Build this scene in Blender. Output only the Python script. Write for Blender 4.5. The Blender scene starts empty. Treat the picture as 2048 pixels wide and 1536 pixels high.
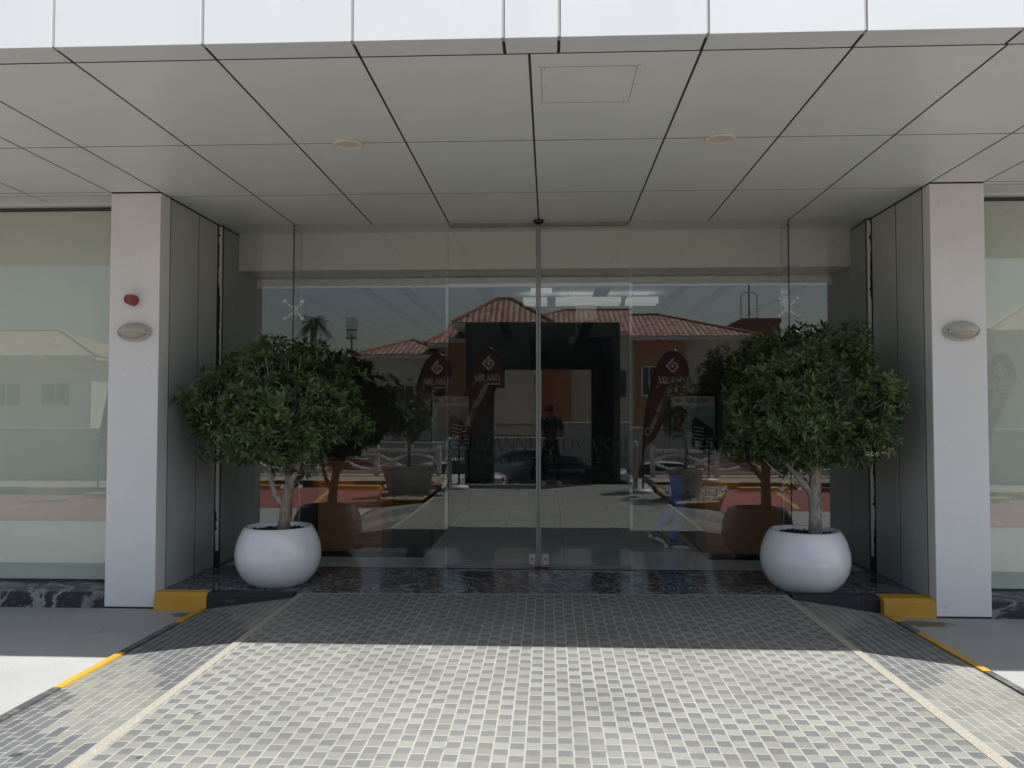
import bpy, bmesh, math, random
from mathutils import Vector, Matrix, noise as mnoise
R = math.radians
random.seed(7)
scn = bpy.context.scene
COL = scn.collection

# ------------------------------------------------------------------ camera, sky, sun, exposure
SUN = Vector((0.47, -0.393, 1.0)).normalized()
cam_d = bpy.data.cameras.new("camera")
cam = bpy.data.objects.new("camera", cam_d)
COL.objects.link(cam)
scn.camera = cam
PT, YW, RL = .0342, .0461, .0006
fw = Vector((-math.sin(YW)*math.cos(PT), math.cos(YW)*math.cos(PT), math.sin(PT)))
rt = Vector((math.cos(YW), math.sin(YW), 0)); up = rt.cross(fw)
rt, up = rt*math.cos(RL)+up*math.sin(RL), up*math.cos(RL)-rt*math.sin(RL)
M = Matrix((rt, up, -fw)).transposed().to_4x4()
M.translation = Vector((.112, -8.611, 1.66))
cam.matrix_world = M
cam_d.sensor_fit = 'HORIZONTAL'; cam_d.sensor_width = 36.0
cam_d.lens = 36.0*1620/2048
cam_d.clip_start = .02; cam_d.clip_end = 2000

w = bpy.data.worlds.new("World"); scn.world = w; w.use_nodes = True
nt = w.node_tree; nt.nodes.clear()
sky = nt.nodes.new('ShaderNodeTexSky'); sky.sky_type = 'NISHITA'
sky.sun_disc = False
sky.sun_elevation = math.asin(SUN.z)
sky.sun_rotation = math.atan2(SUN.x, SUN.y)
sky.air_density = 1.2; sky.dust_density = 2.2; sky.ozone_density = 1.0
bg = nt.nodes.new('ShaderNodeBackground'); bg.inputs['Strength'].default_value = .090
wo = nt.nodes.new('ShaderNodeOutputWorld')
nt.links.new(sky.outputs[0], bg.inputs[0]); nt.links.new(bg.outputs[0], wo.inputs[0])

sd = bpy.data.lights.new("sun", 'SUN'); sd.energy = 4.4; sd.angle = R(.5); sd.color = (1, .985, .955)
sun = bpy.data.objects.new("sun", sd); COL.objects.link(sun)
sun.rotation_euler = SUN.to_track_quat('Z', 'Y').to_euler()
sun.location = (5, -4, 12)

scn.view_settings.view_transform = 'Standard'
scn.view_settings.look = 'None'
scn.view_settings.exposure = 0.58
scn.view_settings.gamma = 1
scn.cycles.max_bounces = 10
scn.cycles.diffuse_bounces = 5
scn.cycles.glossy_bounces = 4
scn.cycles.transparent_max_bounces = 16
scn.cycles.caustics_reflective = False
scn.cycles.caustics_refractive = False
scn.cycles.sample_clamp_indirect = 6

# ------------------------------------------------------------------ helpers: materials
def newmat(name):
    m = bpy.data.materials.new(name); m.use_nodes = True
    n = m.node_tree; b = n.nodes['Principled BSDF']
    return m, n, b
def c4(c): return (c[0], c[1], c[2], 1)
def mat(name, col, rough=.6, var=.08, scale=3., bump=0., bscale=60., metal=0., spec=.5, coat=0., rvar=0., detail=4):
    m, n, b = newmat(name)
    tc = n.nodes.new('ShaderNodeTexCoord')
    nz = n.nodes.new('ShaderNodeTexNoise'); nz.inputs['Scale'].default_value = scale; nz.inputs['Detail'].default_value = detail
    n.links.new(tc.outputs['Object'], nz.inputs['Vector'])
    mr = n.nodes.new('ShaderNodeMapRange'); mr.inputs[1].default_value = .3; mr.inputs[2].default_value = .7
    mr.inputs[3].default_value = 1-var; mr.inputs[4].default_value = 1+var
    n.links.new(nz.outputs['Fac'], mr.inputs[0])
    mx = n.nodes.new('ShaderNodeVectorMath'); mx.operation = 'SCALE'
    mx.inputs[0].default_value = col[:3]; n.links.new(mr.outputs[0], mx.inputs['Scale'])
    n.links.new(mx.outputs[0], b.inputs['Base Color'])
    b.inputs['Roughness'].default_value = rough
    if rvar:
        r2 = n.nodes.new('ShaderNodeMapRange'); r2.inputs[1].default_value = .3; r2.inputs[2].default_value = .7
        r2.inputs[3].default_value = rough-rvar; r2.inputs[4].default_value = rough+rvar
        n.links.new(nz.outputs['Fac'], r2.inputs[0]); n.links.new(r2.outputs[0], b.inputs['Roughness'])
    b.inputs['Metallic'].default_value = metal
    b.inputs['Specular IOR Level'].default_value = spec
    b.inputs['Coat Weight'].default_value = coat
    if bump:
        nb = n.nodes.new('ShaderNodeTexNoise'); nb.inputs['Scale'].default_value = bscale; nb.inputs['Detail'].default_value = 5
        n.links.new(tc.outputs['Object'], nb.inputs['Vector'])
        bp = n.nodes.new('ShaderNodeBump'); bp.inputs['Strength'].default_value = bump; bp.inputs['Distance'].default_value = .01
        n.links.new(nb.outputs['Fac'], bp.inputs['Height']); n.links.new(bp.outputs[0], b.inputs['Normal'])
    return m
def math_node(n, op, a, b=None, c=None):
    x = n.nodes.new('ShaderNodeMath'); x.operation = op
    for i, v in enumerate((a, b, c)):
        if v is None: continue
        if isinstance(v, (int, float)): x.inputs[i].default_value = v
        else: n.links.new(v, x.inputs[i])
    return x.outputs[0]
def mixc(n, fac, a, b, blend='MIX'):
    x = n.nodes.new('ShaderNodeMix'); x.data_type = 'RGBA'; x.blend_type = blend
    for sock, v in ((x.inputs[0], fac), (x.inputs[6], a), (x.inputs[7], b)):
        if isinstance(v, (int, float)): sock.default_value = v
        elif isinstance(v, tuple): sock.default_value = c4(v)
        else: n.links.new(v, sock)
    return x.outputs[2]
def noise_node(n, vec, scale, detail=4, rough=.5, dist=0):
    x = n.nodes.new('ShaderNodeTexNoise'); x.inputs['Scale'].default_value = scale
    x.inputs['Detail'].default_value = detail; x.inputs['Roughness'].default_value = rough; x.inputs['Distortion'].default_value = dist
    if vec is not None: n.links.new(vec, x.inputs['Vector'])
    return x
def ramp(n, fac, stops):
    x = n.nodes.new('ShaderNodeValToRGB'); cr = x.color_ramp
    while len(cr.elements) < len(stops): cr.elements.new(.5)
    for e, (p, c) in zip(cr.elements, stops):
        e.position = p; e.color = c4(c) if isinstance(c, tuple) else (c, c, c, 1)
    n.links.new(fac, x.inputs[0]); return x.outputs[0]

def glass_mat(name, f0=.055, tint=(.965, .985, .975)):
    m = bpy.data.materials.new(name); m.use_nodes = True; n = m.node_tree; n.nodes.clear()
    lw = n.nodes.new('ShaderNodeLayerWeight'); lw.inputs['Blend'].default_value = .5
    p = math_node(n, 'POWER', lw.outputs['Facing'], 5.0)
    fac = math_node(n, 'ADD', math_node(n, 'MULTIPLY', p, 1-f0), f0)
    tr = n.nodes.new('ShaderNodeBsdfTransparent'); tr.inputs[0].default_value = c4(tint)
    gl = n.nodes.new('ShaderNodeBsdfGlossy'); gl.inputs['Roughness'].default_value = 0.0
    mx = n.nodes.new('ShaderNodeMixShader'); o = n.nodes.new('ShaderNodeOutputMaterial')
    n.links.new(fac, mx.inputs[0]); n.links.new(tr.outputs[0], mx.inputs[1]); n.links.new(gl.outputs[0], mx.inputs[2])
    n.links.new(mx.outputs[0], o.inputs[0])
    return m

def paver_mat(name, mode):
    """small two tone pavers: cells .0795 x .152 in a half offset bond with pale sandy joints"""
    m, n, b = newmat(name)
    tc = n.nodes.new('ShaderNodeTexCoord')
    wob = noise_node(n, tc.outputs['Object'], 2.2, 3)
    wv = n.nodes.new('ShaderNodeVectorMath'); wv.operation = 'SCALE'; wv.inputs['Scale'].default_value = .014
    n.links.new(wob.outputs['Color'], wv.inputs[0])
    wob2 = noise_node(n, tc.outputs['Object'], 26, 2)
    wv2 = n.nodes.new('ShaderNodeVectorMath'); wv2.operation = 'SCALE'; wv2.inputs['Scale'].default_value = .0030
    n.links.new(wob2.outputs['Color'], wv2.inputs[0])
    ad = n.nodes.new('ShaderNodeVectorMath'); n.links.new(tc.outputs['Object'], ad.inputs[0]); n.links.new(wv.outputs[0], ad.inputs[1])
    ad2 = n.nodes.new('ShaderNodeVectorMath'); n.links.new(ad.outputs[0], ad2.inputs[0]); n.links.new(wv2.outputs[0], ad2.inputs[1])
    sp = n.nodes.new('ShaderNodeSeparateXYZ'); n.links.new(ad2.outputs[0], sp.inputs[0])
    CW, CL = .0795, .152
    u = math_node(n, 'DIVIDE', sp.outputs[0], CW)
    iu = math_node(n, 'FLOOR', u); fu = math_node(n, 'FRACT', u)
    half = math_node(n, 'MULTIPLY', math_node(n, 'FLOORED_MODULO', iu, 2.0), .5)
    v = math_node(n, 'ADD', math_node(n, 'DIVIDE', sp.outputs[1], CL), half)
    iv = math_node(n, 'FLOOR', v); fv = math_node(n, 'FRACT', v)
    cb = n.nodes.new('ShaderNodeCombineXYZ'); n.links.new(iu, cb.inputs[0]); n.links.new(iv, cb.inputs[1])
    wn = n.nodes.new('ShaderNodeTexWhiteNoise'); wn.noise_dimensions = '2D'; n.links.new(cb.outputs[0], wn.inputs['Vector'])
    big = noise_node(n, tc.outputs['Object'], .55, 3)
    fine = noise_node(n, tc.outputs['Object'], 130, 4, .6)
    light, dark, joint = (.252, .254, .226), (.133, .137, .142), (.365, .362, .322)
    if mode == 'plaza':
        f2 = math_node(n, 'ADD', fv, math_node(n, 'MULTIPLY', math_node(n, 'SUBTRACT', wob2.outputs['Fac'], .5), .25))
        isd = n.nodes.new('ShaderNodeMapRange'); isd.inputs[1].default_value = .47; isd.inputs[2].default_value = .55
        n.links.new(f2, isd.inputs[0])
        # contrast of the two tones differs from unit to unit and wears off in broad patches
        k = math_node(n, 'ADD', math_node(n, 'MULTIPLY', wn.outputs['Value'], .45), math_node(n, 'MULTIPLY', ramp(n, big.outputs['Fac'], [(.35, .45), (.62, 1.)]), .62))
        km = math_node(n, 'MINIMUM', k, 1.0)
        base = mixc(n, math_node(n, 'MULTIPLY', isd.outputs[0], km), light, dark)
    else:
        # flank: whole stones, broad diagonal bands of grey and beige
        dg = math_node(n, 'ADD', math_node(n, 'MULTIPLY', iu, .145 if mode == 'left' else -.145), math_node(n, 'MULTIPLY', iv, .19))
        dg = math_node(n, 'ADD', dg, math_node(n, 'MULTIPLY', wn.outputs['Value'], .25))
        sel = math_node(n, 'GREATER_THAN', math_node(n, 'SINE', math_node(n, 'MULTIPLY', dg, 2.2)), -.25)
        base = mixc(n, sel, (.225, .225, .20), (.135, .138, .143))
    val = math_node(n, 'ADD', .87, math_node(n, 'MULTIPLY', wn.outputs['Value'], .25))
    val = math_node(n, 'MULTIPLY', val, math_node(n, 'ADD', .68, math_node(n, 'MULTIPLY', fine.outputs['Fac'], .64)))
    sc = n.nodes.new('ShaderNodeVectorMath'); sc.operation = 'SCALE'; n.links.new(base, sc.inputs[0]); n.links.new(val, sc.inputs['Scale'])
    eu = math_node(n, 'MINIMUM', fu, math_node(n, 'SUBTRACT', 1.0, fu))
    ev = math_node(n, 'MINIMUM', fv, math_node(n, 'SUBTRACT', 1.0, fv))
    jw = math_node(n, 'ADD', .030, math_node(n, 'MULTIPLY', wob.outputs['Fac'], .060))
    ju = math_node(n, 'LESS_THAN', eu, jw); jv = math_node(n, 'LESS_THAN', ev, math_node(n, 'MULTIPLY', jw, .50))
    jj = math_node(n, 'MAXIMUM', ju, jv)
    # sand fill missing in places
    miss = ramp(n, noise_node(n, tc.outputs['Object'], 9, 4).outputs['Fac'], [(.30, .35), (.42, 1.)])
    jcol = mixc(n, miss, (.16, .155, .14), joint)
    colr = mixc(n, jj, sc.outputs[0], jcol)
    stain = ramp(n, noise_node(n, tc.outputs['Object'], 1.3, 6, .65).outputs['Fac'], [(.3, .80), (.55, 1.), (.75, 1.06)])
    colr = mixc(n, 1.0, colr, stain, 'MULTIPLY')
    spots = ramp(n, noise_node(n, tc.outputs['Object'], 7.3, 1).outputs['Fac'], [(.0, 1.), (.765, 1.), (.785, .35)])
    colr = mixc(n, 1.0, colr, spots, 'MULTIPLY')
    n.links.new(colr, b.inputs['Base Color']); b.inputs['Roughness'].default_value = .82
    b.inputs['Specular IOR Level'].default_value = .25
    hgt = math_node(n, 'ADD', math_node(n, 'MULTIPLY', math_node(n, 'SUBTRACT', 1.0, jj), .6), math_node(n, 'MULTIPLY', fine.outputs['Fac'], .5))
    bp = n.nodes.new('ShaderNodeBump'); bp.inputs['Strength'].default_value = .55; bp.inputs['Distance'].default_value = .004
    n.links.new(hgt, bp.inputs['Height']); n.links.new(bp.outputs[0], b.inputs['Normal'])
    return m

def granite_mat(name, base=(.055, .059, .065), vein=(.52, .52, .53), rough=.10, sc=3.2):
    m, n, b = newmat(name)
    tc = n.nodes.new('ShaderNodeTexCoord')
    mp = n.nodes.new('ShaderNodeMapping'); n.links.new(tc.outputs['Object'], mp.inputs[0])
    mp.inputs['Rotation'].default_value = (.35, .2, .55); mp.inputs['Scale'].default_value = (1.0, .8, 1.3)
    w1 = noise_node(n, mp.outputs[0], sc*.8, 5, .6, 1.2)
    add = n.nodes.new('ShaderNodeVectorMath'); add.operation = 'MULTIPLY_ADD'
    n.links.new(w1.outputs['Color'], add.inputs[0]); add.inputs[1].default_value = (.9, .9, .9); n.links.new(mp.outputs[0], add.inputs[2])
    wv = n.nodes.new('ShaderNodeTexWave'); wv.wave_type = 'BANDS'; wv.bands_direction = 'Y'
    wv.inputs['Scale'].default_value = sc*.8; wv.inputs['Distortion'].default_value = 9; wv.inputs['Detail'].default_value = 5
    wv.inputs['Detail Scale'].default_value = 2.2; wv.inputs['Detail Roughness'].default_value = .65
    n.links.new(add.outputs[0], wv.inputs['Vector'])
    f = ramp(n, wv.outputs['Fac'], [(.0, .0), (.40, .06), (.70, .45), (.92, 1.)])
    msk = ramp(n, noise_node(n, tc.outputs['Object'], 1.7, 4).outputs['Fac'], [(.30, .25), (.55, 1.)])
    f = math_node(n, 'MULTIPLY', f, msk)
    fine = noise_node(n, tc.outputs['Object'], 160, 3)
    colr = mixc(n, f, base, vein)
    colr = mixc(n, .35, colr, ramp(n, fine.outputs['Fac'], [(.3, (.01, .01, .012)), (.7, (.09, .09, .1))]))
    n.links.new(colr, b.inputs['Base Color'])
    b.inputs['Roughness'].default_value = rough; b.inputs['Specular IOR Level'].default_value = .5
    return m

def wood_mat(name, c1, c2):
    m, n, b = newmat(name)
    tc = n.nodes.new('ShaderNodeTexCoord'); mp = n.nodes.new('ShaderNodeMapping')
    mp.inputs['Scale'].default_value = (.7, .7, 9); n.links.new(tc.outputs['Object'], mp.inputs[0])
    nz = noise_node(n, mp.outputs[0], 3.2, 6, .6, .8)
    n.links.new(ramp(n, nz.outputs['Fac'], [(.3, c1), (.55, c2), (.72, c1)]), b.inputs['Base Color'])
    b.inputs['Roughness'].default_value = .38
    return m

def tile_roof_mat(name, c1, c2):
    m, n, b = newmat(name)
    uv = n.nodes.new('ShaderNodeUVMap'); sp = n.nodes.new('ShaderNodeSeparateXYZ'); n.links.new(uv.outputs[0], sp.inputs[0])
    u = math_node(n, 'DIVIDE', sp.outputs[0], .30); v = math_node(n, 'DIVIDE', sp.outputs[1], .38)
    iu = math_node(n, 'FLOOR', u); iv = math_node(n, 'FLOOR', v); fu = math_node(n, 'FRACT', u); fv = math_node(n, 'FRACT', v)
    cb = n.nodes.new('ShaderNodeCombineXYZ'); n.links.new(iu, cb.inputs[0]); n.links.new(iv, cb.inputs[1])
    wn = n.nodes.new('ShaderNodeTexWhiteNoise'); wn.noise_dimensions = '2D'; n.links.new(cb.outputs[0], wn.inputs['Vector'])
    colr = mixc(n, wn.outputs['Value'], c1, c2)
    n.links.new(colr, b.inputs['Base Color']); b.inputs['Roughness'].default_value = .75
    hu = math_node(n, 'SINE', math_node(n, 'MULTIPLY', fu, math.pi))
    h = math_node(n, 'ADD', math_node(n, 'MULTIPLY', hu, .10), math_node(n, 'MULTIPLY', fv, -.13))
    bp = n.nodes.new('ShaderNodeBump'); bp.inputs['Strength'].default_value = 1.0; bp.inputs['Distance'].default_value = 1.0
    n.links.new(h, bp.inputs['Height']); n.links.new(bp.outputs[0], b.inputs['Normal'])
    return m

def leaf_mat(name, c1, c2, c3):
    m, n, b = newmat(name)
    g = n.nodes.new('ShaderNodeNewGeometry')
    cr = ramp(n, g.outputs['Random Per Island'], [(.0, c1), (.6, c2), (.93, c3), (1., (c3[0]*1.5, c3[1]*1.35, c3[2]*1.2))])
    n.links.new(cr, b.inputs['Base Color'])
    b.inputs['Roughness'].default_value = .42; b.inputs['Specular IOR Level'].default_value = .45
    ts = n.nodes.new('ShaderNodeBsdfTranslucent'); n.links.new(cr, ts.inputs[0])
    mx = n.nodes.new('ShaderNodeMixShader'); mx.inputs[0].default_value = .22
    o = n.nodes['Material Output']
    n.links.new(b.outputs[0], mx.inputs[1]); n.links.new(ts.outputs[0], mx.inputs[2]); n.links.new(mx.outputs[0], o.inputs[0])
    return m

def bark_mat(name, c1, c2):
    m, n, b = newmat(name)
    tc = n.nodes.new('ShaderNodeTexCoord'); mp = n.nodes.new('ShaderNodeMapping'); mp.inputs['Scale'].default_value = (1, 1, .28)
    n.links.new(tc.outputs['Object'], mp.inputs[0])
    nz = noise_node(n, mp.outputs[0], 42, 6, .7, .4)
    n.links.new(ramp(n, nz.outputs['Fac'], [(.28, c2), (.5, c1), (.72, (min(1, c1[0]*1.5), min(1, c1[1]*1.5), min(1, c1[2]*1.5)))]), b.inputs['Base Color'])
    b.inputs['Roughness'].default_value = .85
    bp = n.nodes.new('ShaderNodeBump'); bp.inputs['Strength'].default_value = .9; bp.inputs['Distance'].default_value = .008
    n.links.new(nz.outputs['Fac'], bp.inputs['Height']); n.links.new(bp.outputs[0], b.inputs['Normal'])
    return m

def concrete_mat(name, col):
    m, n, b = newmat(name)
    tc = n.nodes.new('ShaderNodeTexCoord'); P = tc.outputs['Object']
    a = noise_node(n, P, .9, 6, .6); f = noise_node(n, P, 70, 4, .6); s = noise_node(n, P, 2.4, 5, .7, .6)
    c = mixc(n, 1., col, ramp(n, a.outputs['Fac'], [(.3, .88), (.7, 1.07)]), 'MULTIPLY')
    c = mixc(n, 1., c, ramp(n, f.outputs['Fac'], [(.3, .93), (.7, 1.06)]), 'MULTIPLY')
    c = mixc(n, 1., c, ramp(n, s.outputs['Fac'], [(.0, 1.), (.63, 1.), (.74, (.72, .66, .56))]), 'MULTIPLY')
    if name == 'smooth_concrete':
        for px, py, rx_, ry_ in ((-3.10, -1.52, .16, .10), (3.30, -1.52, .26, .13)):
            mp = n.nodes.new('ShaderNodeMapping'); mp.vector_type = 'POINT'; n.links.new(P, mp.inputs[0])
            mp.inputs['Location'].default_value = (-px/rx_, -py/ry_, 0); mp.inputs['Scale'].default_value = (1/rx_, 1/ry_, 0)
            ln = n.nodes.new('ShaderNodeVectorMath'); ln.operation = 'LENGTH'; n.links.new(mp.outputs[0], ln.inputs[0])
            d = math_node(n, 'ADD', ln.outputs['Value'], math_node(n, 'MULTIPLY', math_node(n, 'SUBTRACT', noise_node(n, P, 9, 5).outputs['Fac'], .5), 1.6))
            c = mixc(n, 1., c, ramp(n, d, [(.0, (.42, .33, .20)), (.62, (.55, .46, .33)), (1., (1., 1., 1.))]), 'MULTIPLY')
    n.links.new(c, b.inputs['Base Color']); b.inputs['Roughness'].default_value = .8
    bp = n.nodes.new('ShaderNodeBump'); bp.inputs['Strength'].default_value = .25; bp.inputs['Distance'].default_value = .003
    n.links.new(f.outputs['Fac'], bp.inputs['Height']); n.links.new(bp.outputs[0], b.inputs['Normal'])
    return m

def paint_mat(name, col, wear=(.3, .29, .27), amt=.62):
    m, n, b = newmat(name)
    tc = n.nodes.new('ShaderNodeTexCoord'); P = tc.outputs['Object']
    a = noise_node(n, P, 6, 7, .7); g = noise_node(n, P, 2.0, 4)
    c = mixc(n, 1., col, ramp(n, g.outputs['Fac'], [(.3, .82), (.7, 1.08)]), 'MULTIPLY')
    c = mixc(n, ramp(n, a.outputs['Fac'], [(.0, .0), (amt, .0), (amt+.08, .75)]), c, wear)
    n.links.new(c, b.inputs['Base Color']); b.inputs['Roughness'].default_value = .6
    bp = n.nodes.new('ShaderNodeBump'); bp.inputs['Strength'].default_value = .3; bp.inputs['Distance'].default_value = .004
    n.links.new(a.outputs['Fac'], bp.inputs['Height']); n.links.new(bp.outputs[0], b.inputs['Normal'])
    return m

def weather(m, streak=.05, speck=.0, sc=(5, 5, .35), scuff=(.55, .53, .5)):
    n = m.node_tree; b = n.nodes['Principled BSDF']; src = b.inputs['Base Color'].links[0].from_socket
    tc = n.nodes.new('ShaderNodeTexCoord'); mp = n.nodes.new('ShaderNodeMapping'); mp.inputs['Scale'].default_value = sc
    n.links.new(tc.outputs['Object'], mp.inputs[0])
    a = noise_node(n, mp.outputs[0], 2.0, 6, .65)
    c = mixc(n, 1., src, ramp(n, a.outputs['Fac'], [(.36, 1-streak), (.62, 1.)]), 'MULTIPLY')
    if speck:
        k = noise_node(n, tc.outputs['Object'], 17, 2, .5); k2 = noise_node(n, tc.outputs['Object'], 2.1, 2)
        f = math_node(n, 'MULTIPLY', ramp(n, k.outputs['Fac'], [(.0, .0), (.74-speck, .0), (.78-speck, 1.)]), ramp(n, k2.outputs['Fac'], [(.0, .0), (.5, .0), (.62, .8)]))
        c = mixc(n, f, c, scuff)
    n.links.new(c, b.inputs['Base Color']); return m
m_white = mat('white_panel', (.785, .80, .80), .42, .03, 1.5, .03, 6, spec=.45)
m_fascia = mat('fascia_panel', (.655, .685, .695), .42, .03, 1.5, .03, 6, spec=.45); weather(m_fascia, .016, .02)
m_soffit = mat('soffit_panel', (.705, .755, .72), .32, .02, 1.2, .02, 3, spec=.5)
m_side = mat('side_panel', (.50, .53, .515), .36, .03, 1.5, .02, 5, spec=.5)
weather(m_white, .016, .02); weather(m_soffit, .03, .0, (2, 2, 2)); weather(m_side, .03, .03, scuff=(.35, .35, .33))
m_groove = mat('dark_groove', (.035, .034, .03), .8)
m_gsilver = mat('joint_sealant', (.42, .42, .41), .6)
m_glass = glass_mat('clear_glass', .086)
m_glassw = glass_mat('window_glass', .085, (.945, .975, .955))
m_edge = mat('glass_edge', (.02, .055, .045), .15, spec=.6)
m_edgel = mat('glass_edge_polished', (.42, .55, .50), .2, spec=.6)
m_steel = mat('brushed_steel', (.55, .55, .54), .28, .05, 20, metal=1.)
m_chrome = mat('chrome', (.88, .88, .88), .08, .02, metal=1.)
m_spider = mat('polished_fitting', (.90, .90, .89), .25, .02, metal=.25)
m_alu = mat('aluminium_stile', (.33, .34, .33), .35, .05, metal=.6)
m_copper = mat('brass_patch', (.60, .47, .42), .38, .12, 30, metal=.45)
m_rail = mat('door_rail', (.30, .275, .25), .45, .1, 12, metal=.2)
m_black = mat('black_plastic', (.012, .012, .012), .3)
m_blackm = mat('black_matt', (.012, .013, .014), .6)
m_granite = granite_mat('polished_granite')
m_gransill = granite_mat('granite_sill', (.03, .03, .036), (.48, .48, .50), .38, 1.7)
m_plaza = paver_mat('two_tone_pavers', 'plaza')
m_wingl = paver_mat('flank_pavers_a', 'left'); m_wingr = paver_mat('flank_pavers_b', 'right')
m_edging = mat('exposed_aggregate', (.355, .33, .275), .85, .22, 90, .5, 160)
m_conc = concrete_mat('smooth_concrete', (.37, .37, .36))
m_asph = mat('asphalt', (.11, .105, .10), .9, .2, 3, .3, 60)
m_red = concrete_mat('red_parking_coat', (.30, .085, .075))
m_yellow = paint_mat('yellow_kerb_paint', (.62, .335, .035), (.40, .33, .2), .66)
m_bpaint = paint_mat('black_kerb_paint', (.016, .017, .022), (.09, .09, .095), .60)
m_dedge = paint_mat('worn_dark_edging', (.085, .085, .09), (.18,.175,.165), .5)
m_pot = mat('white_fibreglass', (.90, .905, .92), .22, .03, 3, .02, 8, spec=.5, coat=.6)
weather(m_pot, .035, .03, (7, 7, 1.2), (.5, .47, .42))
m_soil = mat('soil', (.03, .022, .016), .95, .4, 40, 1., 60)
m_leaf = leaf_mat('leaf', (.044, .074, .022), (.090, .138, .044), (.14, .19, .068))
m_leafy = leaf_mat('young_leaf', (.07, .12, .026), (.105, .17, .042), (.14, .20, .06))
m_leaf2 = leaf_mat('leaf_olive', (.03, .05, .015), (.05, .085, .024), (.09, .12, .035))
m_bark = bark_mat('bark_grey', (.36, .33, .29), (.13, .11, .09))
m_barkb = bark_mat('bark_brown', (.31, .24, .175), (.12, .085, .06))
m_wood = wood_mat('counter_wood', (.17, .062, .020), (.30, .115, .038))
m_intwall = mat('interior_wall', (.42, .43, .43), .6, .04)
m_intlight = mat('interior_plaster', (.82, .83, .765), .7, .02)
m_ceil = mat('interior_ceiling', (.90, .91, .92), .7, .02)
m_lip = mat('ledge_paint', (.86, .86, .83), .6, .02)
m_slot = mat('ceiling_slot', (.03, .033, .035), .7, .02)
m_dark = mat('dark_cladding', (.020, .022, .023), .35, .1, 2)
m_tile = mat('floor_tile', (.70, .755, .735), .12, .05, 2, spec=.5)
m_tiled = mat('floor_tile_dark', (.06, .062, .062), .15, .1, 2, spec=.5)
m_blind = mat('roller_blind', (.78, .79, .72), .85, .02, 2)
m_bar = mat('blind_bar', (.80, .82, .80), .4, .02)
m_lampm = mat('lamp_housing', (.52, .52, .49), .38, .05, 20, metal=.1)
m_lens = mat('lamp_lens', (.42, .385, .30), .25, .04)
m_redp = mat('red_plastic', (.30, .028, .028), .32, .05)
m_cream = mat('cream_ring', (.74, .67, .51), .45, .05)
m_downl = mat('downlight_bowl', (.62, .60, .55), .35, .06)
m_rust = mat('rusty_line', (.20, .15, .11), .9, .2, 40)
m_seal = mat('white_sealant', (.72, .74, .72), .7, .1, 40)
m_skin = mat('skin', (.30, .17, .11), .5, .05)
m_hair = mat('hair', (.02, .015, .012), .6)
m_shirt = mat('charcoal_shirt', (.035, .038, .042), .9, .1, 30)
m_trous = mat('dark_trousers', (.018, .019, .022), .9, .1, 30)
m_jeans = mat('blue_jeans', (.045, .15, .52), .85, .18, 35)
m_shoe = mat('white_shoe', (.75, .75, .75), .6, .05)
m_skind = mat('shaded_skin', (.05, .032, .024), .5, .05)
m_shoeg = mat('grey_shoe', (.10, .11, .13), .7, .1)
m_cloth = mat('maroon_flag_cloth', (.095, .024, .026), .8, .06, 4)
n_ = m_cloth.node_tree; b_ = n_.nodes['Principled BSDF']; t_ = n_.nodes.new('ShaderNodeBsdfTranslucent'); t_.inputs[0].default_value = (.07,.018,.018,1)
x_ = n_.nodes.new('ShaderNodeMixShader'); x_.inputs[0].default_value = .5
n_.links.new(b_.outputs[0], x_.inputs[1]); n_.links.new(t_.outputs[0], x_.inputs[2]); n_.links.new(x_.outputs[0], n_.nodes['Material Output'].inputs[0])
m_letter = mat('white_print', (.80, .78, .74), .7, .02)
m_decal = mat('grey_vinyl', (.030, .030, .027), .7, .02)
n_ = m_decal.node_tree; x_ = n_.nodes.new('ShaderNodeMixShader'); x_.inputs[0].default_value = .33; t_ = n_.nodes.new('ShaderNodeBsdfTransparent')
n_.links.new(t_.outputs[0], x_.inputs[1]); n_.links.new(n_.nodes['Principled BSDF'].outputs[0], x_.inputs[2]); n_.links.new(x_.outputs[0], n_.nodes['Material Output'].inputs[0])
m_sand = mat('sandy_ground', (.34, .29, .22), .95, .15, .5, .3, 5)
m_gravel = mat('gravel', (.30, .28, .25), .95, .45, 60, 1., 50)
m_stone = mat('gravel_stone', (.42, .40, .36), .9, .35, 8)
m_cpot = mat('concrete_pot', (.40, .385, .35), .8, .08, 5, .2, 40)
m_beige = mat('beige_render', (.56, .51, .42), .9, .05, 2)
m_gwall = mat('grey_render', (.42, .41, .37), .9, .06, 2)
m_orange = mat('orange_render', (.42, .19, .11), .9, .05, 2)
m_brown = mat('brown_render', (.24, .115, .08), .9, .05, 2)
m_white_r = mat('white_render', (.66, .63, .56), .9, .05, 2)
m_roof = tile_roof_mat('terracotta_tiles', (.21, .095, .066), (.42, .245, .175))
m_roofp = tile_roof_mat('pale_tiles', (.40, .30, .22), (.55, .44, .33))
m_wglass = mat('dark_window', (.03, .035, .04), .08, .05)
m_iron = mat('black_iron', (.02, .02, .02), .5)
m_fence = mat('white_fence', (.72, .71, .68), .7, .05)
m_grid = mat('galvanised', (.25, .26, .27), .5, .05, metal=.4)
m_tyre = mat('tyre', (.02, .02, .02), .8)
m_postp = mat('poster_print', (.30, .38, .42), .5, .12, 3)
m_posth = mat('poster_header', (.62, .64, .62), .5, .03)
m_postd = mat('poster_dark', (.03, .045, .055), .5, .05)
m_lightbox = None

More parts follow.
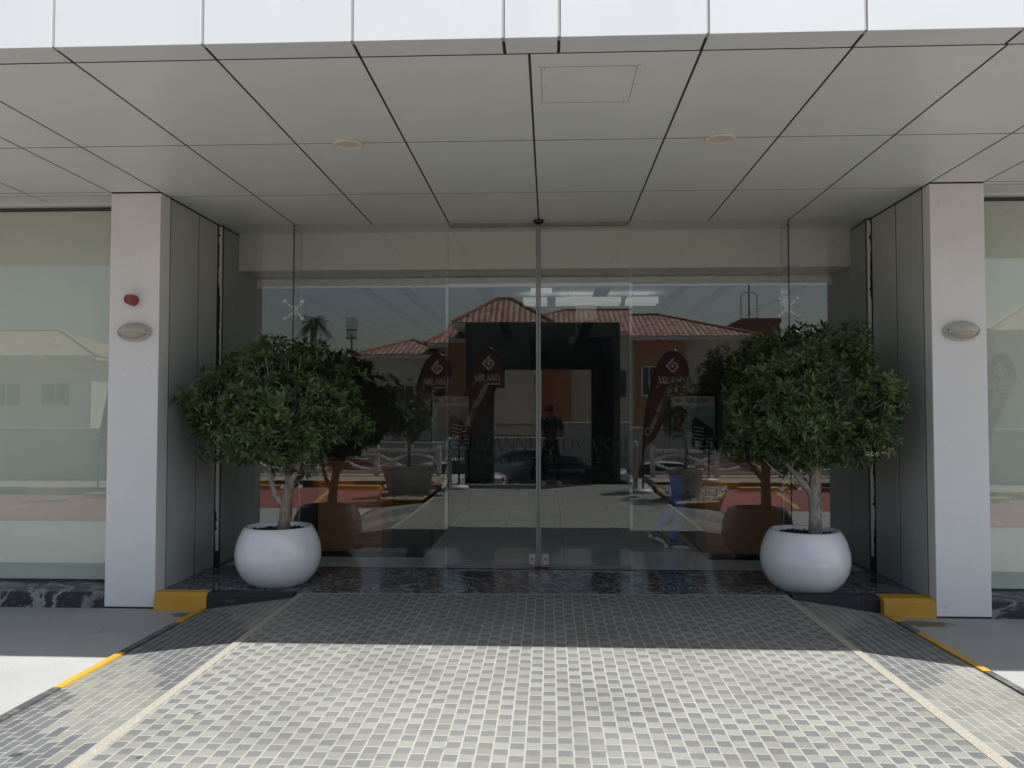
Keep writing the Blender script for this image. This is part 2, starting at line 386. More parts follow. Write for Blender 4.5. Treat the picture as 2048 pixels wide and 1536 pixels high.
# ------------------------------------------------------------------ helpers: meshes
class MB:
    def __init__(s): s.v = []; s.f = []; s.m = []; s.uv = None
    def add(s, vs, fs, mi=0):
        o = len(s.v); s.v += [tuple(v) for v in vs]
        for f in fs: s.f.append(tuple(i+o for i in f)); s.m.append(mi)
        return s
    def box(s, a, b, mi=0, mis=None):
        x0, y0, z0 = a; x1, y1, z1 = b
        vs = [(x0,y0,z0),(x1,y0,z0),(x1,y1,z0),(x0,y1,z0),(x0,y0,z1),(x1,y0,z1),(x1,y1,z1),(x0,y1,z1)]
        fs = [(0,3,2,1),(4,5,6,7),(0,1,5,4),(1,2,6,5),(2,3,7,6),(3,0,4,7)]
        o = len(s.v); s.v += vs
        for k, f in enumerate(fs): s.f.append(tuple(i+o for i in f)); s.m.append(mis[k] if mis else mi)
        return s
    def bbox(s, a, b, r=.01, seg=2, mi=0):
        bm = bmesh.new(); bmesh.ops.create_cube(bm, size=1)
        c = [(a[i]+b[i])/2 for i in range(3)]; d = [b[i]-a[i] for i in range(3)]
        for v in bm.verts: v.co = Vector((c[0]+v.co.x*d[0], c[1]+v.co.y*d[1], c[2]+v.co.z*d[2]))
        bmesh.ops.bevel(bm, geom=bm.edges[:], offset=r, segments=seg, affect='EDGES', profile=.5)
        return s.frombm(bm, mi)
    def frombm(s, bm, mi=0):
        bm.verts.index_update()
        s.add([v.co for v in bm.verts], [[v.index for v in f.verts] for f in bm.faces], mi); bm.free(); return s
    def prism(s, poly, z0, z1, mi=0, side=None):
        n = len(poly); vs = [(p[0], p[1], z0) for p in poly]+[(p[0], p[1], z1) for p in poly]
        o = len(s.v); s.v += vs
        s.f.append(tuple(o+i for i in reversed(range(n)))); s.m.append(mi)
        s.f.append(tuple(o+n+i for i in range(n))); s.m.append(mi)
        for i in range(n):
            j = (i+1) % n; s.f.append((o+i, o+j, o+n+j, o+n+i)); s.m.append(mi if side is None else side)
        return s
    def plate(s, poly, y0, y1, mi=0):
        """outline in x,z with its thickness along y"""
        n = len(poly); o = len(s.v)
        s.v += [(p[0], y0, p[1]) for p in poly]+[(p[0], y1, p[1]) for p in poly]
        s.f.append(tuple(o+i for i in range(n))); s.f.append(tuple(o+n+i for i in reversed(range(n)))); s.m += [mi, mi]
        for i in range(n):
            j = (i+1) % n; s.f.append((o+j, o+i, o+n+i, o+n+j)); s.m.append(mi)
        return s
    def tube(s, pts, rad, seg=8, mi=0, cap=True, jit=0.):
        pts = [Vector(p) for p in pts]; n = len(pts)
        rs = rad if isinstance(rad, (list, tuple)) else [rad]*n
        o = len(s.v); ref = None
        for i, p in enumerate(pts):
            t = (pts[min(i+1, n-1)]-pts[max(i-1, 0)]).normalized()
            if ref is None: ref = t.orthogonal().normalized()
            a = (ref-t*ref.dot(t)); a = a.normalized() if a.length > 1e-5 else t.orthogonal().normalized()
            ref = a; bb = t.cross(a)
            for k in range(seg):
                q = 2*math.pi*k/seg; rr = rs[i]*(1+jit*(random.random()-.5))
                s.v.append(tuple(p+a*math.cos(q)*rr+bb*math.sin(q)*rr))
        for i in range(n-1):
            for k in range(seg):
                k2 = (k+1) % seg
                s.f.append((o+i*seg+k, o+i*seg+k2, o+(i+1)*seg+k2, o+(i+1)*seg+k)); s.m.append(mi)
        if cap:
            s.f.append(tuple(o+k for k in reversed(range(seg)))); s.f.append(tuple(o+(n-1)*seg+k for k in range(seg))); s.m += [mi, mi]
        return s
    def lathe(s, prof, c=(0, 0, 0), seg=48, axis='z', mi=0, cap=False):
        o = len(s.v); n = len(prof); c = Vector(c)
        for r, h in prof:
            for k in range(seg):
                q = 2*math.pi*k/seg; x, y = r*math.cos(q), r*math.sin(q)
                p = Vector((x, y, h)) if axis == 'z' else (Vector((x, -h, y)) if axis == 'y' else Vector((h, x, y)))
                s.v.append(tuple(c+p))
        for i in range(n-1):
            for k in range(seg):
                k2 = (k+1) % seg; s.f.append((o+i*seg+k, o+i*seg+k2, o+(i+1)*seg+k2, o+(i+1)*seg+k)); s.m.append(mi)
        if cap:
            s.f.append(tuple(o+k for k in reversed(range(seg)))); s.f.append(tuple(o+(n-1)*seg+k for k in range(seg))); s.m += [mi, mi]
        return s
    def build(s, name, mats, parent=None, smooth=False, loc=None, auto=None):
        me = bpy.data.meshes.new(name); me.from_pydata(s.v, [], s.f)
        for m in (mats if isinstance(mats, (list, tuple)) else [mats]): me.materials.append(m)
        me.polygons.foreach_set('material_index', s.m)
        if s.uv:
            l = me.uv_layers.new(name='UVMap'); l.data.foreach_set('uv', [c for p in s.uv for c in p])
        if smooth: me.polygons.foreach_set('use_smooth', [True]*len(me.polygons))
        me.update()
        if smooth and auto: me.set_sharp_from_angle(angle=R(auto))
        o = bpy.data.objects.new(name, me); COL.objects.link(o)
        if parent: o.parent = parent
        if loc: o.location = loc
        return o
def build_each(mb, name, mats, parent=None, smooth=False):
    par = list(range(len(mb.v)))
    def fd(i):
        while par[i] != i: par[i] = par[par[i]]; i = par[i]
        return i
    for f in mb.f:
        a = fd(f[0])
        for i in f[1:]: par[fd(i)] = a
    grp = {}
    for f, mi in zip(mb.f, mb.m): grp.setdefault(fd(f[0]), []).append((f, mi))
    out = []
    for fs in grp.values():
        ids = sorted({i for f, _ in fs for i in f}); mp = {i: k for k, i in enumerate(ids)}
        p = MB(); p.v = [mb.v[i] for i in ids]; p.f = [tuple(mp[i] for i in f) for f, _ in fs]; p.m = [mi for _, mi in fs]
        out.append(p.build(name, mats, parent, smooth))
    return out
def tag(o, label=None, cat=None, group=None, kind=None):
    if label: o['label'] = label
    if cat: o['category'] = cat
    if group: o['group'] = group
    if kind: o['kind'] = kind
    return o
def empty(name, label, cat, loc=(0, 0, 0), rz=0, group=None):
    o = bpy.data.objects.new(name, None); COL.objects.link(o); o.location = loc; o.rotation_euler = (0, 0, rz)
    o.empty_display_size = .2
    return tag(o, label, cat, group)
def copy_tree(o, parent=None):
    kids = [c for c in o.children]
    c = o.copy(); COL.objects.link(c); c.parent = parent
    for k in kids: copy_tree(k, c)
    return c
def struct(o): o['kind'] = 'structure'; return o

# serif letters made of strokes (thick and thin) with foot bars
def glyph(ch):
    T, t = .15, .055
    S = []
    def st(a, b, wd): S.append((a, b, wd))
    def serif(x, y, wd=.26): S.append(((x-wd/2, y), (x+wd/2, y), .045))
    def arc(cx, cy, rx, ry, a0, a1, n=18, thick=True):
        for i in range(n):
            p, q = R(a0+(a1-a0)*i/n), R(a0+(a1-a0)*(i+1)/n)
            mid = (p+q)/2; wd = t+(T-t)*abs(math.cos(mid)) if thick else t
            S.append(((cx+rx*math.cos(p), cy+ry*math.sin(p)), (cx+rx*math.cos(q), cy+ry*math.sin(q)), wd))
    W = .7
    if ch == 'M': st((.06,0),(.12,1),t); st((.14,1),(.5,.02),T); st((.5,.02),(.88,1),t); st((.9,1),(.94,0),T); serif(.06,.02); serif(.94,.02); serif(.08,.98); serif(.92,.98); W = 1.02
    elif ch == 'I': st((.18,0),(.18,1),T); serif(.18,.02,.32); serif(.18,.98,.32); W = .36
    elif ch == 'L': st((.18,0),(.18,1),T); st((.1,.03),(.62,.03),t); st((.62,0),(.62,.22),t); serif(.18,.98,.32); W = .68
    elif ch == 'A': st((.06,0),(.4,1),t); st((.4,1),(.76,0),T); st((.18,.36),(.64,.36),t); serif(.06,.02); serif(.76,.02,.3); W = .84
    elif ch == 'N': st((.12,0),(.12,1),t); st((.12,1),(.72,0),T); st((.72,0),(.72,1),t); serif(.12,.02); serif(.08,.98); serif(.72,.98); W = .84
    elif ch == 'O': arc(.45,.5,.36,.47,0,360,28); W = .9
    elif ch == 'Q': arc(.45,.5,.36,.47,0,360,28); st((.45,.02),(.85,-.2),t*1.6); W = .92
    elif ch == 'G': arc(.45,.5,.37,.47,45,330,24); st((.78,.12),(.78,.45),T*.8); serif(.78,.45); st((.72,.72),(.74,.95),t); W = .92
    elif ch == 'V': st((.06,1),(.4,0),T); st((.4,0),(.74,1),t); serif(.06,.98,.3); serif(.74,.98); W = .8
    elif ch == 'T': st((.36,0),(.36,1),T); st((.02,.97),(.7,.97),t); st((.03,.97),(.03,.76),t); st((.69,.97),(.69,.76),t); serif(.36,.02,.32); W = .72
    elif ch == 'E': st((.18,0),(.18,1),T); st((.1,.97),(.6,.97),t); st((.1,.03),(.62,.03),t); st((.2,.52),(.5,.52),t); st((.6,.97),(.6,.8),t); st((.62,.03),(.62,.22),t); W = .68
    elif ch == 'U': st((.14,1),(.14,.35),T); arc(.4,.33,.27,.3,180,360,14); st((.67,.35),(.67,1),t); serif(.14,.98,.3); serif(.67,.98); W = .8
    elif ch == 'B': st((.18,0),(.18,1),T); arc(.3,.75,.26,.23,-90,90,12); arc(.3,.26,.32,.25,-90,90,12); st((.1,.98),(.34,.98),t); st((.1,.02),(.34,.02),t); st((.2,.51),(.34,.51),t); W = .7
    elif ch == 'S': arc(.33,.74,.22,.22,30,270,14); arc(.33,.27,.25,.24,90,-150,14); W = .62
    elif ch == '|': st((.15,-.15),(.15,1.1),.07); W = .3
    else: W = .4
    return S, W
def strokes_to(mb, segs, fx, depth=.001, mi=0):
    """segs: (p,q,w) in a plane; fx maps (x,y,layer) to 3-d"""
    for k, (p, q, wd) in enumerate(segs):
        p, q = Vector((*p, 0)), Vector((*q, 0)); d = q-p
        if d.length < 1e-6: continue
        d.normalize(); nrm = Vector((-d.y, d.x, 0))*wd/2; e = d*.004
        c = [p-nrm-e, q-nrm+e, q+nrm+e, p+nrm-e]; lay = (k % 24)*.00006
        o = len(mb.v)
        mb.v += [tuple(fx(v.x, v.y, lay+depth)) for v in c]+[tuple(fx(v.x, v.y, -lay-depth)) for v in c]
        for f in ((0,1,2,3),(7,6,5,4),(0,4,5,1),(1,5,6,2),(2,6,7,3),(3,7,4,0)):
            mb.f.append(tuple(o+i for i in f)); mb.m.append(mi)
def serif_text(txt, h):
    out = []; x = 0
    for ch in txt:
        S, W = glyph(ch)
        out += [((a[0]*h+x, a[1]*h), (b[0]*h+x, b[1]*h), wd*h) for a, b, wd in S]; x += W*h+.07*h
    return [((a[0]-x/2, a[1]), (b[0]-x/2, b[1]), wd) for a, b, wd in out], x
def logo_segs(s):
    pts = [(.18, 1.0), (-.80, .02), (0, -.80), (.80, 0), (.36, .44), (-.06, .40)]
    pts = [(a*s, b*s) for a, b in pts]
    seg = [(pts[i], pts[i+1], .20*s) for i in range(len(pts)-1)]
    seg += [((-.22*s, 0), (.22*s, 0), .30*s), ((-.11*s, -.11*s), (.11*s, .11*s), .3*s)]
    return seg
def sans_text(txt, size):
    cu = bpy.data.curves.new('lettering', 'FONT'); cu.body = txt; cu.size = size; cu.extrude = .0015; cu.resolution_u = 3
    o = bpy.data.objects.new('lettering', cu); COL.objects.link(o)
    dg = bpy.context.evaluated_depsgraph_get(); me = bpy.data.meshes.new_from_object(o.evaluated_get(dg))
    vs = [v.co.copy() for v in me.vertices]; fs = [tuple(p.vertices) for p in me.polygons]
    COL.objects.unlink(o); bpy.data.objects.remove(o); bpy.data.curves.remove(cu); bpy.data.meshes.remove(me)
    return vs, fs

# ------------------------------------------------------------------ ground, road, plaza
G = -.136
mb = MB(); mb.add([(-400,-400,-1.56),(400,-400,-1.56),(400,400,-1.56),(-400,400,-1.56)], [(0,1,2,3)])
struct(mb.build('ground', m_sand))
mb = MB(); mb.add([(-120,-27.5,-1.552),(120,-27.5,-1.552),(120,-15.5,-1.552),(-120,-15.5,-1.552)], [(0,1,2,3)])
struct(mb.build('street', m_asph))
# terrace of pale concrete on which the forecourt lies
mb = MB(); mb.prism([(-45,-13.2),(-2.12,-13.2),(-2.12,-9.14),(2.2,-9.14),(2.2,-13.2),(45,-13.2),(45,18),(-45,18)], -1.6, G)
struct(mb.build('road', m_conc))
mb = MB()
for x0, x1 in ((-45, -2.3), (2.4, 45)):
    z = G+.004; mb.add([(x0,-10.4,z),(x1,-10.4,z),(x1,-6.33,z),(x0,-6.33,z)], [(0,1,2,3)])
struct(mb.build('parking_lot', m_red))
mb = MB(); z = G+.008
for x in (-10.2, -7.6, -5.0, 5.2, 7.8, 10.4):
    sx = .55 if x < 0 else -.55
    mb.add([(x,-10.2,z),(x+.09,-10.2,z),(x+.09+sx,-6.6,z),(x+sx,-6.6,z)], [(0,1,2,3)])
struct(mb.build('parking_marking', mat('yellow_line', (.55, .33, .08), .8, .2, 6)))
# plaza
PZ = [(-2.12,-1.245),(2.20,-1.105),(2.22,-4.7),(2.2,-9.14),(-2.12,-9.14),(-2.08,-4.8)]
mb = MB(); mb.prism(list(reversed(PZ)), G-.05, 0.0)
struct(mb.build('plaza', m_plaza))
def strip(poly, z, nm):
    b = MB(); b.prism(poly, z-.05, z); return struct(b.build(nm, m_edging))
strip([(-2.175,-1.25),(-2.138,-4.8),(-2.18,-9.14),(-2.118,-9.14),(-2.078,-4.8),(-2.118,-1.25)], .003, 'paving_edging')
strip([(2.198,-1.11),(2.218,-4.7),(2.198,-9.14),(2.258,-9.14),(2.28,-4.7),(2.26,-1.11)], .003, 'paving_edging')
strip([(-2.118,-1.262),(2.198,-1.122),(2.198,-1.098),(-2.118,-1.236)], .002, 'paving_edging')
# sloping flanks of the ramp
def flank(sx, inner, outer, m, nm):
    b = MB(); n = 14; k = 6
    for i in range(n+1):
        f = i/n
        for j in range(k+1):
            t = j/k
            a = Vector(inner[0]).lerp(Vector(inner[1]), f); c = Vector(outer[0]).lerp(Vector(outer[1]), f)
            p = a.lerp(c, t); zz = -.002-.116*t**1.05
            b.v.append((p.x, p.y, zz))
    for i in range(n):
        for j in range(k):
            a = i*(k+1)+j; q = (a, a+1, a+k+2, a+k+1)
            b.f.append(q if sx < 0 else tuple(reversed(q))); b.m.append(0)
    o = b.build(nm, m, smooth=True); return struct(o)
flank(-1, [(-2.14,-1.27),(-2.12,-6.1)], [(-2.975,-1.37),(-3.06,-6.3)], m_wingl, 'ramp_flank')
flank(1, [(2.23,-1.13),(2.24,-5.8)], [(3.02,-1.25),(3.17,-6.1)], m_wingr, 'ramp_flank')
# painted low edge of the flanks
def painted_edge(x0, x1, ys, nm, label):
    b = MB()
    for (ya, yb, c) in ys:
        f = lambda y: x0+(x1-x0)*(y+1.3)/(-5.0)
        d = -.055 if x0 < 0 else .055
        b.prism([(f(ya), ya), (f(ya)+d, ya), (f(yb)+d, yb), (f(yb), yb)][::(1 if x0 > 0 else -1)], G-.03, -.104, mi=c)
    o = b.build(nm, [m_yellow, m_dedge]); return tag(o, label, 'kerb')
painted_edge(-2.972, -3.062, [(-1.41,-1.90,0),(-1.902,-2.74,1),(-2.742,-3.50,0),(-3.502,-6.3,1)], 'flank_edging', 'low yellow and dark painted edging left of the ramp')
painted_edge(3.02, 3.172, [(-1.27,-1.58,0),(-1.582,-1.92,1),(-1.922,-2.88,0),(-2.882,-6.1,1)], 'flank_edging', 'low yellow and dark painted edging right of the ramp')

# kerb stones either side of the plaza head
def kerb_stone(x0, x1, yf, yb, m, label, z1=.026):
    b = MB(); ch = .03
    prof = [(yf, G-.02), (yf+.012, z1-ch), (yf+.012+ch, z1), (yb, z1), (yb, G-.02)]
    n = len(prof); vs = [(x0, p[0], p[1]) for p in prof]+[(x1, p[0], p[1]) for p in prof]
    fs = [tuple(range(n-1, -1, -1)), tuple(range(n, 2*n))]+[(i, (i+1) % n, n+(i+1) % n, n+i) for i in range(n)]
    b.add(vs, fs); o = b.build('kerb_stone', m); return tag(o, label, 'kerb')
kerb_stone(-3.455, -2.975, -1.405, -1.262, m_yellow, 'yellow kerb stone beside the column under the red siren')
kerb_stone(-2.972, -2.19, -1.395, -1.262, m_bpaint, 'black painted kerb stone in front of the left bowl planter')
kerb_stone(3.035, 3.478, -1.335, -1.12, m_yellow, 'yellow kerb stone at the foot of the right column')
kerb_stone(2.275, 3.032, -1.25, -1.12, m_bpaint, 'black painted kerb stone in front of the right bowl planter')

# ------------------------------------------------------------------ entrance building
H, W, CWX = 3.69, 3.48, 3.95
bld = empty('entrance_building', 'white panelled entrance building with a glass front under a deep canopy', 'building', (0, 0, 0))
def panels(mb, xs, ys, z0, z1, gap, skip=None):
    for i in range(len(xs)-1):
        for j in range(len(ys)-1):
            if skip and skip((xs[i]+xs[i+1])/2, (ys[j]+ys[j+1])/2): continue
            mb.bbox((xs[i]+gap/2, ys[j]+gap/2, z0), (xs[i+1]-gap/2, ys[j+1]-gap/2, z1), .0006, 1)
SIDE = [3.48, 3.95, 4.76, 5.58, 6.4, 7.25, 8.1, 9.0]
xin = [-2.655, -1.805, -.968, 0, .968, 1.803, 2.645]
# soffit
mb = MB()
ys = [-4.08, -2.61, -1.17, .03]
panels(mb, [-3.48]+xin+[3.48], ys, H, H+.002, .015)
for s in (-1, 1):
    xs = sorted(s*x for x in SIDE)
    cx = (3.48+3.95)/2
    panels(mb, xs, [-4.08, -2.61, -1.345], H, H+.002, .015)
    panels(mb, [x for x in xs if abs(x) >= 3.95], [-1.345, -1.24, -1.02], H, H+.002, .012)
soff = mb.build('soffit', m_soffit, bld)
mb = MB(); mb.box((-9.2,-4.0868,H+.0028),(9.2,.03,H+.05)); mb.build('backing', m_groove, soff)
# fascia with its return strip
mb = MB()
fx = [-9.0,-8.1,-7.25,-6.4,-5.58,-4.35,-3.49,-2.655,-1.806,-.969,-.138,.166,.966,1.80,2.63,3.47,4.3,5.2,6.1,7.0,8.0,9.0]
for i in range(len(fx)-1):
    a, c = fx[i]+.009, fx[i+1]-.009
    mb.bbox((a,-4.28,H),(c,-4.275,5.4), .002, 2)
    mb.bbox((a,-4.2745,H+.0005),(c,-4.087,H+.006), .0012, 1)
fas = mb.build('fascia', m_fascia, bld)
mb = MB(); mb.box((-9.2,-4.2742,H+.0075),(9.2,-4.224,5.38)); mb.build('joint_strip', m_gsilver, fas)
mb = MB(); mb.box((-9.2,-4.2235,H+.0072),(9.2,-4.087,H+.05)); mb.build('backing', m_groove, fas)
# roof mass behind the fascia and over the hall
mb = MB(); mb.box((-9.2,-4.222,H+.052),(9.2,17,5.38)); mb.box((-9.2,.035,5.381),(9.2,17,9.0))
build_each(mb, 'roof', m_white, bld)
mb = MB()
mb.box((-9.2,-.9,G),(-9.0,17,H+.05)); mb.box((9.0,-.9,G),(9.2,17,H+.05)); mb.box((-9.0,16.8,G),(9.0,17,H+.05))
build_each(mb, 'outer_wall', m_white, bld)
# columns, side walls
for s in (-1, 1):
    mb = MB(); x0, x1 = sorted((s*W, s*CWX))
    mb.bbox((x0,-1.33,G+.016),(x1,-1.19 if s > 0 else -1.132,H-.006), .004, 2)
    c = mb.build('column', m_white, bld)
    mb = MB(); mb.box((x0+.004,-1.325,G-.02),(x1-.004,-1.2,G+.016)); mb.build('shadow_gap', m_groove, c)
    # cladding of the recess side
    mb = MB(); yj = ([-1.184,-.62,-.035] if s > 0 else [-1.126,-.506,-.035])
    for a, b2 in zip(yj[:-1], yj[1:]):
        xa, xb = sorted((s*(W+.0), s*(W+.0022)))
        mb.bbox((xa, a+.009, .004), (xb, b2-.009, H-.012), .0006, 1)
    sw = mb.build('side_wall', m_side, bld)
    mb = MB(); xa, xb = sorted((s*(W+.0032), s*(CWX-.02))); mb.box((xa,-1.131 if s < 0 else -1.189,G),(xb,.02,H)); mb.build('wall_core', m_groove, sw)
    # ragged white sealant beside the first pane
    mb = MB(); n = 150; rs = random.Random(3+s)
    wid = []
    cur = .026
    for i in range(n+1):
        cur = max(.012, min(.036, cur+rs.uniform(-.006, .006)))
        wid.append(cur if rs.random() > .06 else .012)
    for i in range(n):
        z0, z1 = .17+i*(3.50/n), .17+(i+1)*(3.50/n)
        a = s*(W-.040); p, q = s*(W-.040+wid[i]), s*(W-.040+wid[i+1])
        o = len(mb.v); mb.v += [(a,-.020,z0),(p,-.020,z0),(q,-.020,z1),(a,-.020,z1),(a,-.008,z0),(p,-.008,z0),(q,-.008,z1),(a,-.008,z1)]
        for f in ((0,1,2,3),(7,6,5,4),(1,5,6,2),(0,3,7,4)): mb.f.append(tuple(o+k for k in f)); mb.m.append(0)
    mb.build('sealant', m_seal, bld)
    mb = MB(); xa, xb = sorted((s*(W-.041), s*(W+.02))); mb.box((xa,-.0075,.0),(xb,.03,H)); mb.build('joint_filler', m_groove, bld)
# granite step and floor
mb = MB(); mb.prism([(-3.478,-1.26),(-2.18,-1.26),(-2.12,-1.235),(2.2,-1.095),(2.27,-1.12),(3.478,-1.12),(3.478,.02),(-3.478,.02)], G-.02, .001)
stp = mb.build('step', m_granite, bld)
mb = MB()
for x in (-2.66,-1.33,0,1.33,2.66): mb.box((x-.0012,-1.1,.0012),(x+.0012,.0,.0018))
mb.box((-3.47,-.62,.0012),(3.47,-.618,.0018))
mb.build('tile_joint', m_groove, stp)

# glazing -----------------------------------------------------------
def pane(name, x0, x1, y, z0, z1, parent, m=m_glass, th=.012):
    b = MB(); b.box((x0, y, z0), (x1, y+th, z1), mis=[1, 1, 0, 1, 0, 1]); return b.build(name, [m, m_edge], parent)
zt = H+.018
pane('glass_panel', -3.436, -2.660, 0, .004, zt, bld); pane('glass_panel', -2.650, -.968, 0, .004, zt, bld)
pane('glass_panel', .955, 2.628, 0, .004, zt, bld); pane('glass_panel', 2.638, 3.436, 0, .004, zt, bld)
for s, x in ((-1, -2.655), (1, 2.633)):
    b = MB(); b.box((x-.006,.016,.004),(x+.006,.29,zt-.06), mis=[1,1,2,0,2,0]); f = b.build('glass_fin', [m_glass, m_edge, m_edgel], bld)
    b = MB(); b.box((x-.004,-.003,.004),(x+.004,.0155,zt)); b.build('silicone_joint', m_blackm, bld)
    for z in (2.76, .95):
        sp = MB()
        sp.lathe([(.0,.0),(.03,.0),(.03,.03),(.022,.045)], (x, .075, z), 20, 'y')
        sp.box((x-.012,.05,z-.055),(x+.012,.10,z+.055))
        for dx in (-.093, .093):
            for dz in (-.093, .093):
                sp.tube([(x+dx*.15,.07,z+dz*.15),(x+dx*.6,.055,z+dz*.6),(x+dx,.035,z+dz)], [.013,.010,.008], 8)
                sp.lathe([(.0,-.0),(.026,.0),(.024,-.034),(.0,-.034)][::-1], (x+dx, .0135, z+dz), 20, 'y')
                sp.lathe([(.0,.014),(.016,.013),(.024,.008),(.026,.0)][::-1], (x+dx, -.0005, z+dz), 20, 'y')
        sp.build('spider_fitting', m_spider, f, smooth=True, auto=40)
# sliding doors
for s in (-1, 1):
    d = bpy.data.objects.new('sliding_door', None); COL.objects.link(d); d.parent = bld; d.location = (0, .045, .03); d.rotation_euler = (R(.22), 0, 0)
    xa, xb = sorted((s*.012, s*1.0)); xa -= .005; xb -= .005
    dp = pane('door_glass', xa, xb, 0, 0, 3.60, d)
    b = MB(); p, q = sorted((s*.002-.005, s*.026-.005)); b.bbox((p,-.012,.0),(q,.024,3.6), .004, 1); b.build('stile', m_alu, d)
    b = MB(); b.box((xa,-.014,-.012),(xb,.026,.004)); b.build('bottom_rail', m_alu, d)
    b = MB(); p, q = (-.106,-.040) if s < 0 else (.030,.100)
    b.bbox((p,-.020,.012),(q,.034,.120), .003, 2); pf = b.build('patch_fitting', m_copper, d)
    b = MB(); cx = (p+q)/2; b.lathe([(.0,.0),(.008,.0),(.008,.004),(.0,.004)], (cx,-.0205,.075), 16, 'y'); b.box((cx-.003,-.0245,.052),(cx+.003,-.0205,.072)); b.build('keyhole', m_black, pf)
    # faint vinyl lettering on each door
    b = MB(); cx = (xa+xb)/2
    def fxm(dx, dz): return lambda x, y, l: (cx+dx+x, -.0035-l, dz+y)
    S, L = serif_text('GIOVANNI', .135); S = [((a[0]*.92/L,a[1]),(c2[0]*.92/L,c2[1]),wd*.8) for a, c2, wd in S]
    strokes_to(b, S, fxm(0, 1.215), .0004)
    S, L = serif_text('BOUTIQUE SUITES', .072); k = .88/L; S = [((a[0]*k,a[1]),(c2[0]*k,c2[1]),wd*.8) for a, c2, wd in S]
    strokes_to(b, S, fxm(0, 1.09), .0004)
    b.build('lettering', m_decal, d)
b = MB(); b.box((-.045,.025,.001),(.10,.085,.012)); b.build('floor_guide', m_black, bld)
b = MB(); b.bbox((-.968,.025,3.655),(.955,.09,3.70), .004, 1); b.build('door_header', m_rail, bld)

# windows with blinds beside the columns
for s in (-1, 1):
    wn_ = bpy.data.objects.new('window', None); COL.objects.link(wn_); wn_.parent = bld; wn_.location = (0, 0, 0)
    x0, x1 = sorted((s*CWX, s*9.0))
    p = pane('window_glass', x0+.01, x1-.01, -.98, -.03, H-.03, wn_, m_glassw)
    b = MB(); b.bbox((x0+.004,-1.02,H-.031),(x1,-.93,H+.018), .004, 1); b.build('window_frame', m_soffit, wn_)
    b = MB()
    n = 30
    b.box((x0+.02,-.895,.073),(x1-.02,-.892,H-.06)); bl = b.build('blind', m_blind, wn_)
    b = MB(); b.bbox((x0+.02,-.906,.036),(x1-.02,-.884,.072), .004, 2); b.build('blind_bar', m_bar, bl)
    b = MB(); b.bbox((x0+.002,-1.326,G-.02),(x1,-.80,.013), .004, 2); b.build('sill', m_gransill, wn_)
    b = MB(); b.box((x0+.02,-.5,G),(x1-.01,-.48,H)); b.build('lining', m_intwall, wn_)
    b = MB(); b.box((x0+.001,-1.0,-.02),(x0+.012,-.96,H-.03)); b.build('edge_trim', m_steel, wn_)

# ------------------------------------------------------------------ hall behind the glass
hall = bld
RX = 4.6
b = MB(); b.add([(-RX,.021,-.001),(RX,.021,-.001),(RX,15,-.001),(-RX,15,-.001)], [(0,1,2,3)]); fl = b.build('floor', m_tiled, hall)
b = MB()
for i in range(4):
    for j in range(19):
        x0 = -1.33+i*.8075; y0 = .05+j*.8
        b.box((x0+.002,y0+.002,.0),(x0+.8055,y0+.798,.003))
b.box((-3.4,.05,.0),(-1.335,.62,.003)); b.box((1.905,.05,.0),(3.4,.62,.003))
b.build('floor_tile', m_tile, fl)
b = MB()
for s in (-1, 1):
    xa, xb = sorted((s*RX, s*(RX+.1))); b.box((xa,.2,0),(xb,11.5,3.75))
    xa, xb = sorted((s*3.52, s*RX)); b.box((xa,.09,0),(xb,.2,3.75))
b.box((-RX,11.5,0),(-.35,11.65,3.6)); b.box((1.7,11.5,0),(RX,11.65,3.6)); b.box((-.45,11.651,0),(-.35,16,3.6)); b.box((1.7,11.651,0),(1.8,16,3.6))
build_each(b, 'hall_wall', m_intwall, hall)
b = MB(); b.box((-.35,15.9,0),(1.7,16,3.6)); b.build('hall_end', m_dark, hall)
# ceiling with dark slots
b = MB(); slots = [-3.85,-2.68,-2.08,-.87,.92,2.12,2.75,3.85]; e = -RX
for x in slots:
    b.box((e,1.3,3.5),(x-.12,(15.9 if -.35 < x-.12 < 1.7 else 11.5),3.53)); e = x+.12
b.box((e,1.3,3.5),(RX,11.5,3.53)); cl = b.build('hall_ceiling', m_ceil, hall)
b = MB(); b.box((-RX,1.3,3.60),(RX,16,3.62)); b.build('ceiling_slot', m_slot, cl)
# bulkheads just inside the glass
b = MB(); b.bbox((-W+.002,.55,3.285),(W-.002,.66,H+.03), .004, 1); b.box((-W,.66,3.31),(W,1.12,3.33)); b.box((-W,1.2,3.285),(W,1.3,3.7))
b.box((-W,.1,H+.021),(W,.55,H+.03))
b.build('bulkhead', m_intlight, hall)
b = MB(); b.bbox((-W+.003,1.13,3.172),(W-.003,1.198,3.285), .004, 1); b.build('ledge', m_lip, hall)
b = MB()
for s in (-1, 1):
    xa, xb = sorted((s*W, s*(W+.03))); b.box((xa,.03,0),(xb,1.3,H))
build_each(b, 'lobby_side', m_intwall, hall)

